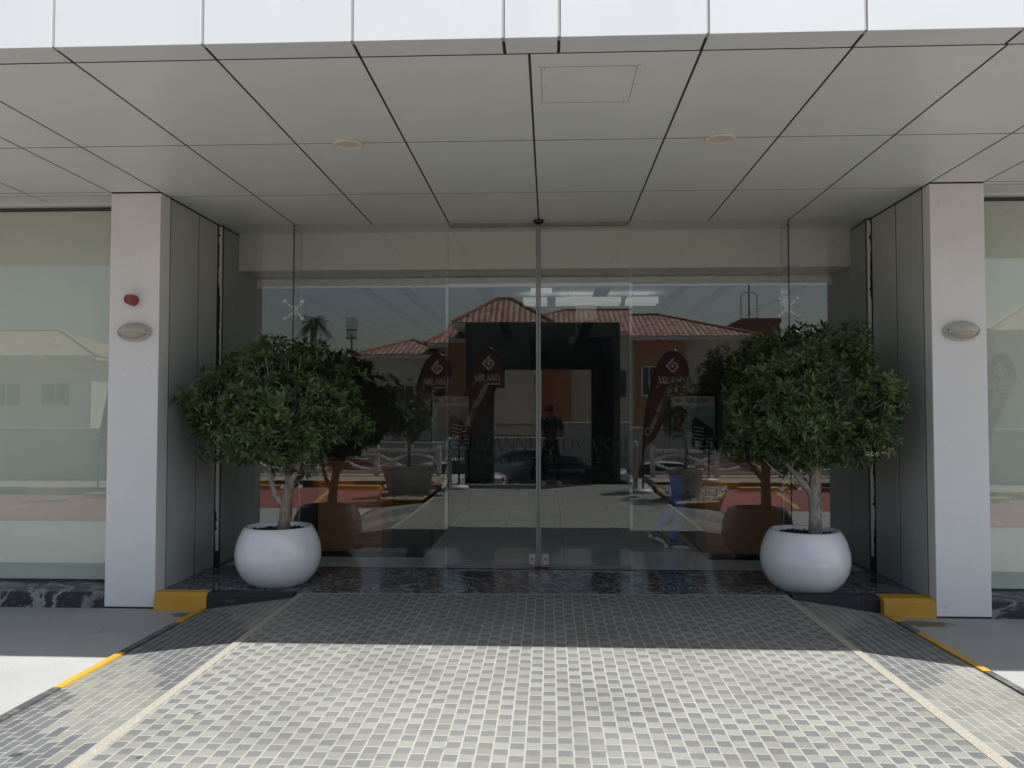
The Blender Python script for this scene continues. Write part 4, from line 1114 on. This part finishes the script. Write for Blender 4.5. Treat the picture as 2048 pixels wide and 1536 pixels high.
planter((-2.72,-7.6,.01), .42, .30, .56, 'small tree in a square tapered concrete planter beside the left flags', 31, 2.2, (.52,.5,.55))
planter((2.72,-7.1,.01), .34, .25, .56, 'sparse small tree in a round rimmed planter beside the right flags', 37, 2.3, (.42,.4,.6), True)

def flag(loc, rz, label, scale=1.0):
    t = empty('feather_flag', label, 'flag', loc, rz, group='maroon feather flags')
    out = [(0,.0),(0.0,.85),(.03,1.35),(.11,1.85),(.21,2.35),(.34,2.66),(.50,2.86),(.66,2.93),(.80,2.86),(.92,2.66),(.99,2.42),(.85,2.12),(.55,1.62),(.28,1.12),(.08,.92)]
    cloth = [(x, z) for x, z in out[1:]]
    k = .95
    def Y(x, z): return .05*math.sin(z*2.1)+.03*math.sin(x*5)
    # wavy cloth: rows between the pole curve and the trailing edge
    def interp(pl, z):
        for (x0, z0), (x1, z1) in zip(pl[:-1], pl[1:]):
            if min(z0, z1) <= z <= max(z0, z1) and z1 != z0: return x0+(x1-x0)*(z-z0)/(z1-z0)
        return pl[-1][0]
    lead = [(0,.85),(.03,1.35),(.11,1.85),(.21,2.35),(.34,2.66),(.50,2.86),(.66,2.93)]
    trail = [(.02,.85),(.08,.95),(.28,1.15),(.55,1.62),(.85,2.12),(.99,2.42),(.95,2.62),(.84,2.82),(.66,2.93)]
    b = MB(); n = 44; m = 8
    for i in range(n+1):
        z = .86+(2.925-.86)*i/n; xl, xr = interp(lead, z), interp(trail, z)
        for j in range(m+1): x = xl+(xr-xl)*j/m; b.v.append((x*k, Y(x, z), z))
    for i in range(n):
        for j in range(m): a = i*(m+1)+j; b.f.append((a, a+1, a+m+2, a+m+1)); b.m.append(0)
    cl = b.build('cloth', m_cloth, t, smooth=True)
    b = MB(); b.tube([(x*k, Y(x, z), z) for x, z in [(0,.02),(0,.85)]+lead[1:]+[(.82,2.85),(.95,2.63),(.99,2.42)]], [.022]*6+[.020]*5, 8); b.build('pole', m_black, t, smooth=True)
    b = MB(); b.lathe([(.0,.0),(.20,.0),(.21,.03),(.18,.07),(.03,.085),(.0,.085)], (0,0,0), 28); b.build('base', m_white, t, smooth=True)
    b = MB()
    place = lambda x0, z0, rot: (lambda x, y, l: ((x0+x*math.cos(rot)-y*math.sin(rot))*k, Y(x0+x*math.cos(rot)-y*math.sin(rot), z0+x*math.sin(rot)+y*math.cos(rot))+(.004 if l > 0 else -.004)+l, z0+x*math.sin(rot)+y*math.cos(rot)))
    strokes_to(b, logo_segs(.155), place(.64, 2.60, 0), .001)
    S, L = serif_text('MILANO', .14); q = .56/L; S = [((a[0]*q, a[1]), (c[0]*q, c[1]), wd*.9) for a, c, wd in S]
    strokes_to(b, S, place(.62, 2.235, 0), .001)
    strokes_to(b, [((-.30, 0), (.30, 0), .022)], place(.60, 2.175, 0), .001)
    vs, fs = sans_text('Open House', .30); rot = R(63.5)
    xm = max(v.x for v in vs); kk = 1.10/xm; f = place(.135, 1.14, rot)
    b.add([f(v.x*kk, v.y*kk, .0012 if v.z > 0 else -.0012) for v in vs], fs)
    b.build('print', m_letter, t)
    return t
flag((-1.76,-8.06,.0), R(-4), 'maroon feather flag at the plaza edge, nearest left of the doors in the mirror image')
flag((2.03,-8.15,.0), R(5), 'maroon feather flag at the plaza edge, nearest right of the doors in the mirror image')
flag((-2.95,-9.0,.01), R(6), 'maroon feather flag behind the square planter, mirrored left of the door edge')
flag((3.75,-10.15,.06), R(-3), 'maroon feather flag on the far kerb, mirrored behind the right tree')
flag((-9.35,-10.0,.0-.13), R(3), 'maroon feather flag mirrored in the left window')
flag((8.2,-9.3,-.13), R(-4), 'maroon feather flag mirrored in the right window')

def bollard(loc, label):
    t = empty('bollard', label, 'bollard', loc, group='silver bollards at the plaza edge')
    b = MB(); b.lathe([(.0,.0),(.075,.0),(.075,.012),(.05,.016),(.05,.92)], (0,0,0), 24); b.build('post', m_steel, t, smooth=True, auto=35)
    b = MB(); b.lathe([(.05,.92),(.058,.925),(.058,.99),(.045,1.04),(.02,1.065),(.0,1.07)], (0,0,0), 24); b.build('cap', m_chrome, t, smooth=True, auto=35)
bollard((-1.98,-8.22,0), 'silver bollard beside the left plaza flag'); bollard((1.88,-8.2,0), 'silver bollard beside the right plaza flag')

t = empty('gate_portal', 'black rectangular gateway mirrored around the person in the doors', 'gate', (0, -9.75, 0))
b = MB(); b.bbox((-1.79,-.22,-1.6),(-1.15,.22,3.60), .01, 1); b.build('pier', m_dark, t)
b = MB(); b.bbox((1.06,-.22,-1.6),(1.70,.22,3.60), .01, 1); b.build('pier', m_dark, t)
b = MB(); b.bbox((-1.149,-.22,2.54),(1.059,.22,3.60), .01, 1); b.build('lintel', m_dark, t)
# far kerb of the parking bay, planting strip, wavy fence, wheel stops
b = MB(); k = 0
for s in (-1, 1):
    x = s*2.6
    while abs(x) < 24:
        xa, xb = sorted((x, x+s*.95)); b.box((xa+.002,-10.55,G-.01),(xb-.002,-10.4,.02), mi=k % 2); x += s*.95; k += 1
struct(b.build('kerb', [m_yellow, m_bpaint]))
b = MB(); b.box((-24,-12.9,G-.02),(-2.6,-10.56,.0)); b.box((2.6,-12.9,G-.02),(24,-10.56,.0)); struct(b.build('verge', m_sand))
for x in (-9.0,-6.4,-4.3,4.9,6.6,8.6,10.6):
    b = MB(); b.bbox((x-.55,-9.95,G),(x+.55,-9.75,G+.11), .03, 2); b.bbox((x-.62,-9.98,G),(x+.62,-9.72,G+.03), .008, 1)
    d = 'at the far left' if x == -9 else 'left, second from the plaza' if x == -6.4 else 'left, nearest the plaza' if x == -4.3 else 'right, nearest the plaza' if x == 4.9 else 'right, second from the plaza' if x == 6.6 else 'right, third from the plaza' if x == 8.6 else 'at the far right'
    tag(b.build('wheel_stop', m_yellow if x != 6.6 else m_brown), f'low concrete wheel stop on the red bay, {d}', 'wheel stop', 'wheel stops along the red parking bay')
def wave_fence(x0, x1, label):
    t = empty('fence', label, 'fence', (x0, -12.3, 0)); L = x1-x0
    b = MB(); b.box((0,-.03,.05),(L,.03,.13)); b.box((0,-.03,.62),(L,.03,.70))
    n = int(L/.1)
    for ph in (0, math.pi): b.tube([(i*L/n, 0, .37+.20*math.sin(i*L/n*2.6+ph)) for i in range(n+1)], .035, 6)
    b.build('rails', m_fence, t)
    x = 0
    while x <= L+.01:
        b = MB(); b.box((x-.06,-.05,-.02),(x+.06,.05,.78)); b.build('post', m_fence, t); x += L/3
wave_fence(2.75, 7.6, 'white fence with wavy rails across the car park on the right'); wave_fence(-7.6, -2.75, 'white fence with wavy rails across the car park on the left')
for x0, x1, lab in ((-34, -7.7, 'plain grey garden wall beyond the parking, mirrored in the left window'),(7.7, 34, 'plain grey garden wall beyond the parking, mirrored in the right window')):
    t = empty('garden_wall', lab, 'wall', (x0, -12.85, G)); b = MB(); b.bbox((0,-.1,0),(x1-x0,.1,1.33), .01, 1); b.build('masonry', m_gwall, t)
    b = MB(); b.bbox((-.03,-.14,1.331),(x1-x0+.03,.14,1.39), .01, 1); b.build('coping', m_gwall, t)
t = empty('parking_sign', 'small white parking sign on a thin post near the left fence', 'sign', (-3.45, -11.9, 0))
b = MB(); b.tube([(0,0,0),(0,0,.75)], .02, 8); b.build('post', m_grid, t)
b = MB(); b.bbox((-.12,-.01,.72),(.12,.01,1.12), .004, 1); b.build('plate', m_white, t)
b = MB()
for z in (.80,.90,1.0): b.box((-.05,.011,z),(.05,.0125,z+.05))
b.build('symbol', m_black, t)

# cars on the lower street
def car(loc, rz, paint, label):
    t = empty('car', label, 'car', loc, rz, group='cars parked along the street')
    # stations along x: (x, half width, z sill, z belt, z roof or None)
    st = [(-2.28,.62,.42,.66,.70),(-2.2,.78,.30,.74,.80),(-1.85,.86,.24,.84,.90),(-1.35,.89,.22,.90,.98),(-.75,.90,.20,.93,1.38),(-.1,.90,.20,.93,1.45),(.55,.90,.20,.92,1.42),(1.05,.90,.20,.90,1.18),(1.40,.89,.22,.88,.94),(1.95,.86,.24,.78,.84),(2.25,.76,.30,.66,.72),(2.32,.6,.42,.58,.62)]
    b = MB(); n = 12
    for x, hw, zs, zb, zr in st:
        rw = hw*.72 if zr-zb > .15 else hw*.86
        prof = [(-hw*.8, zs-.02), (-hw, zs+.10), (-hw*1.0, (zs+zb)/2), (-hw*.97, zb), (-rw, zr-.03), (-rw*.75, zr)]
        prof = prof+[(-p, q) for p, q in reversed(prof)]
        for y, z in prof: b.v.append((x, y, z))
    for i in range(len(st)-1):
        cab = (st[i][4]-st[i][3] > .15) and (st[i+1][4]-st[i+1][3] > .15)
        ws = (st[i][4]-st[i][3] > .15) != (st[i+1][4]-st[i+1][3] > .15)
        for k in range(n):
            k2 = (k+1) % n; mi = 0
            if k in (3, 7) and (cab or ws): mi = 1
            if k in (4, 5, 6) and ws: mi = 1
            b.f.append((i*n+k, (i+1)*n+k, (i+1)*n+k2, i*n+k2)); b.m.append(mi)
    b.f.append(tuple(range(n))); b.f.append(tuple((len(st)-1)*n+k for k in reversed(range(n)))); b.m += [0, 0]
    b.build('body', [paint, m_wglass], t, smooth=True, auto=28)
    for x in (-1.42, 1.42):
        for sy in (-1, 1):
            wb = MB(); wb.lathe([(.2,-.10),(.31,-.10),(.325,-.06),(.325,.06),(.31,.10),(.2,.10)], (x, sy*.80, .325), 28, 'y'); wh = wb.build('tyre', m_tyre, t, smooth=True, auto=35)
            rb_ = MB(); rb_.lathe([(.0,.085),(.06,.09),(.17,.07),(.205,.095),(.205,-.08),(.0,-.08)] if sy < 0 else [(.0,-.085),(.06,-.09),(.17,-.07),(.205,-.095),(.205,.08),(.0,.08)], (x, sy*.80, .325), 20, 'y'); rb_.build('rim', m_steel, wh)
    for sy in (-1, 1):
        b = MB(); b.bbox((2.12,sy*.62-.13,.60),(2.27,sy*.62+.13,.70), .02, 2); b.build('headlight', m_chrome, t)
        b = MB(); b.bbox((-2.27,sy*.62-.13,.66),(-2.12,sy*.62+.13,.78), .02, 2); b.build('tail_light', m_redp, t)
        b = MB(); b.bbox((.78,sy*.98-.09,.92),(.94,sy*.98+.09,1.03), .02, 2); b.build('mirror', paint, t)
    return t
m_navy = mat('dark_blue_paint', (.008,.011,.02), .2, .02, coat=1.); m_silver = mat('silver_paint', (.30,.32,.36), .3, .02, metal=.6, coat=1.); m_cwhite = mat('white_paint', (.75,.75,.74), .3, .02, coat=1.)
gz = -1.552
car((.35,-22.6,gz), R(182), m_navy, 'dark sedan mirrored between the legs of the photographing person')
car((-.9,-26.2,gz), R(180), m_silver, 'grey sedan parked just behind the dark sedan')
car((-3.7,-20.0,gz), R(182), m_cwhite, 'white car whose bonnet shows left of the dark sedan')
car((-7.6,-22.9,gz), R(180), m_silver, 'silver car mirrored beside the trunk of the small left tree')
car((-11.6,-19.5,gz), R(178), m_cwhite, 'white car mirrored behind the left bowl tree trunk')
car((4.2,-20.8,gz), R(2), m_cwhite, 'white car mirrored right of the person in the doors')

# boundary walls and villas across the street
def wallrun(x0, x1, y, z1, rail, label):
    t = empty('boundary_wall', label, 'wall', (x0, y, -1.56)); L = x1-x0; h = z1+1.56
    b = MB(); b.bbox((0,-.1,0),(L,.1,h), .01, 1); b.build('masonry', m_beige, t)
    b = MB(); b.bbox((-.04,-.15,h+.001),(L+.04,.15,h+.07), .01, 1); b.build('coping', m_white_r, t)
    if rail:
        b = MB(); b.box((0,-.02,h+.12),(L,.02,h+.16)); b.box((0,-.02,h+.62),(L,.02,h+.66)); x = .05
        while x < L: b.box((x-.012,-.012,h+.07),(x+.012,.012,h+.72)); x += .16
        b.build('railing', m_iron, t)
wallrun(-9.5, .75, -28.4, .2, True, 'low beige garden wall with black railing across the street')
wallrun(.8, 24, -28.4, .9, False, 'high beige garden wall across the street')
wallrun(-45, -9.6, -28.4, .6, False, 'long beige garden wall mirrored on the left')
wallrun(24.1, 45, -28.4, 1.0, False, 'long beige garden wall mirrored on the far right')
def hip_roof(mb, x0, x1, y0, y1, z0, z1):
    """y0 is the side nearer the camera"""
    dx = (x1-x0)/2; dy = (y1-y0)/2; r = min(dx, dy)*1.0
    ym = (y0+y1)/2; a, c = (x0+r, ym), (x1-r, ym)
    P = [(x0,y0,z0),(x1,y0,z0),(x1,y1,z0),(x0,y1,z0),(a[0],ym,z1),(c[0],ym,z1)]
    faces = [((0,1,5,4),'x',y0,1),((2,3,4,5),'x',y1,-1),((1,2,5),'y',x1,-1),((3,0,4),'y',x0,1)]
    o = len(mb.v); mb.v += P
    if mb.uv is None: mb.uv = []
    for f, ax, base, sg in faces:
        mb.f.append(tuple(o+i for i in f)); mb.m.append(0)
        for i in f:
            p = P[i]; run = (p[1]-base)*sg if ax == 'x' else (p[0]-base)*sg
            mb.uv.append((p[0] if ax == 'x' else p[1], math.hypot(run, p[2]-z0)))
def villa(label, vols, wins, m_r, name='villa'):
    """vols: x0,x1,y0(front, towards the street),depth,z eave,z ridge,wall material"""
    t = empty(name, label, 'house', (0, 0, 0), group='villas across the street')
    for (x0, x1, yf, dp, ze, zr, mw) in vols:
        b = MB(); b.box((x0,yf-dp,-1.56),(x1,yf,ze)); wl = b.build('wall', mw, t)
        if zr:
            b = MB(); hip_roof(b, x0-.6, x1+.6, yf-dp-.6, yf+.6, ze+.12, zr)
            o = b.build('roof', m_r, t)
            b = MB(); b.bbox((x0-.55,yf-dp-.55,ze-.12),(x1+.55,yf+.55,ze+.11), .02, 1); b.build('eaves', m_white_r, o)
            b = MB(); rr = min((x1-x0+1.2)/2, (dp+1.2)/2); ym = yf-dp/2
            b.tube([(x0-.6+rr,ym,zr+.01),(x1+.6-rr,ym,zr+.01)], .11, 6)
            for (cx, cy, ex) in ((x0-.6,yf+.6,x0-.6+rr),(x1+.6,yf+.6,x1+.6-rr)): b.tube([(cx,cy,ze+.14),(ex,ym,zr+.01)], .10, 6)
            b.build('ridge_tiles', m_orange if m_r is m_roof else m_beige, o)
        else:
            b = MB(); b.bbox((x0-.1,yf-dp-.1,ze),(x1+.1,yf+.1,ze+.3), .02, 1); b.build('parapet', mw, t)
    for (x, yf, z, wd, ht) in wins:
        b = MB(); f = .09
        b.box((x-wd/2-f,yf+.002,z-f),(x-wd/2,yf+.07,z+ht+f)); b.box((x+wd/2,yf+.002,z-f),(x+wd/2+f,yf+.07,z+ht+f)); b.box((x-wd/2,yf+.002,z+ht),(x+wd/2,yf+.07,z+ht+f)); b.box((x-wd/2,yf+.002,z-f),(x+wd/2,yf+.07,z))
        b.box((x-.03,yf+.031,z),(x+.03,yf+.065,z+ht))
        w_ = b.build('window', m_white_r, t); b = MB(); b.box((x-wd/2,yf+.002,z),(x+wd/2,yf+.03,z+ht)); b.build('pane', m_wglass, w_)
villa('large villa with orange and beige walls under a terracotta hip roof', 
    [(-3.2,11.0,-36.6,8.5,5.72,7.55,m_beige),(4.9,7.6,-36.2,.39,5.5,None,m_orange),(-4.3,-.3,-33.4,3.19,5.9,7.5,m_beige),(-.49,1.3,-36.2,.39,5.5,None,m_orange)],
    [(4.0,-36.6,2.2,.8,1.5),(9.0,-36.6,2.2,1.2,1.5),(-2.6,-33.4,2.6,.8,1.6),(5.6,-36.2,2.6,.7,1.5)], m_roof)
villa('smaller villa with beige walls and terracotta roof left of the large villa',
    [(-10.0,-6.1,-36.5,6,4.75,5.95,m_white_r),(-6.08,-4.3,-36.0,5,5.3,6.7,m_orange)], [(-8.0,-36.5,1.8,1.0,1.3)], m_roof)
villa('far terracotta roofed villa beyond the small left tree', [(-17,-11.5,-44,6,4.2,5.4,m_beige)], [(-14,-44,1.8,1.2,1.3)], m_roof)
villa('pale villa with pale tiled roof mirrored in the left window', [(-38,-25.2,-37,9,4.6,6.6,m_white_r)], [(-30.0,-37,2.0,1.6,1.2),(-27.2,-37,2.0,1.6,1.2),(-34,-37,2.0,1.6,1.2)], m_roofp)
villa('pale villa with pale tiled roof mirrored in the right window', [(23.5,38,-37,9,5.8,8.0,m_white_r)], [(27.0,-37,2.4,1.6,1.3),(31,-37,2.4,1.6,1.3)], m_roofp)
villa('flat roofed brown block behind the terracotta roof', [(12.0,14.2,-41.5,6,7.1,None,m_brown)], [(13.2,-41.5,3.5,.8,1.4)], m_roof, 'apartment_block')
villa('low flat roofed beige house beside the brown block', [(14.3,22,-42,7,5.6,None,m_beige)], [(17,-42,2.5,1.0,1.3),(19.5,-42,2.5,1.0,1.3)], m_roof, 'flat_house')
t = empty('roof_antenna', 'thin antenna frame standing on the flat brown block', 'antenna', (12.6, -42.5, 7.4))
b = MB(); b.tube([(0,0,0),(0,0,3.0)], .06, 6); b.build('mast', m_grid, t)
b = MB()
for s in (-1, 1): b.tube([(s*.5,0,0),(s*.5,0,1.6),(s*.2,0,1.75),(0,0,1.7)], .03, 5)
b.build('frame', m_grid, t)
for x, z in ((15.6,5.9),(17.9,5.9)):
    t = empty('water_tank', 'grey roof tank on the low beige house, ' + ('nearer the brown block' if x < 16 else 'farther from the brown block'), 'tank', (x, -43.5, z), group='tanks on the low beige house')
    b = MB(); b.lathe([(.0,.0),(.55,.0),(.6,.1),(.6,.75),(.35,.95),(.0,1.0)], (0,0,0), 20); b.build('tank', m_grid, t, smooth=True, auto=40)

# palm, mast, shrubs
t = empty('palm_tree', 'tall date palm mirrored above the left tree', 'tree', (-11.7, -31.4, -1.56))
b = MB(); b.tube([(0,0,0),(.05,0,3),(.0,.05,6),(.02,0,7.65)], [.24,.18,.15,.19], 10, jit=.1); b.build('trunk', m_barkb, t, smooth=True)
b = MB(); rs = random.Random(9)
for i in range(34):
    q = rs.uniform(0,6.28); e0 = rs.uniform(-.1,1.35); Lf = rs.uniform(.95,1.25); pts = []
    for k in range(7):
        f = k/6; el = e0-1.15*f*f; 
        pts.append((Vector((math.cos(q),math.sin(q),0))*Lf*f*math.cos(e0-.5*f)+Vector((0,0,7.7+Lf*f*math.sin(e0)*1.0-.75*Lf*f*f))))
    b.tube(pts, [.02,.018,.016,.013,.010,.007,.004], 4, cap=False)
    for k in range(1, 22):
        f = k/22*6; i0 = min(5, int(f)); p = pts[i0].lerp(pts[i0+1], f-i0); d = (pts[i0+1]-pts[i0]).normalized(); sd = d.cross(Vector((0,0,1)))
        if sd.length < .05: continue
        sd.normalize()
        for s in (-1, 1):
            l = .30*(1-.55*abs(k/22-.4)); tip = p+sd*s*l*.8+d*l*.6-Vector((0,0,l*.25)); o = len(b.v)
            b.v += [tuple(p-d*.016), tuple(p+d*.016), tuple(tip)]; b.f.append((o,o+1,o+2)); b.m.append(0)
b.build('crown', m_leaf2, t)
t = empty('floodlight_mast', 'thin mast with a floodlight cage mirrored right of the palm', 'mast', (-11.0, -36.4, -1.56))
b = MB(); b.tube([(0,0,0),(0,0,7.6)], [.10,.06], 8); b.build('pole', m_grid, t)
b = MB()
for x in (-.26,-.13,0,.13,.26): b.box((x-.02,-.05,7.3),(x+.02,.05,8.5))
b.box((-.28,-.2,7.3),(.28,.2,7.36)); b.box((-.28,-.2,7.8),(.28,.2,7.84)); b.build('cage', m_grid, t)
def spiky(loc, label, seed, r=.7):
    t = empty('fan_palm', label, 'shrub', loc, group='low fan palms along the street'); rs = random.Random(seed); b = MB()
    for i in range(26):
        q = rs.uniform(0,6.28); e = rs.uniform(.1,1.4); d = Vector((math.cos(q)*math.cos(e),math.sin(q)*math.cos(e),math.sin(e))); p = d*r*.55+Vector((0,0,.25)); sd = d.orthogonal().normalized()
        b.tube([(0,0,.1),tuple(p)], .012, 4, cap=False)
        for k in range(13):
            a = (k/12-.5)*2.4; tip = p+(d*math.cos(a)+sd*math.sin(a))*r*.5; o = len(b.v); n = d.cross(sd)*.0+sd*.014
            b.v += [tuple(p-n), tuple(p+n), tuple(tip)]; b.f.append((o,o+1,o+2)); b.m.append(0)
    b.build('crown', m_leaf2, t)
spiky((-1.75,-15.2,-1.55), 'low fan palm left of the dark sedan', 3); spiky((1.75,-15.6,-1.55), 'low fan palm right of the dark sedan', 4)
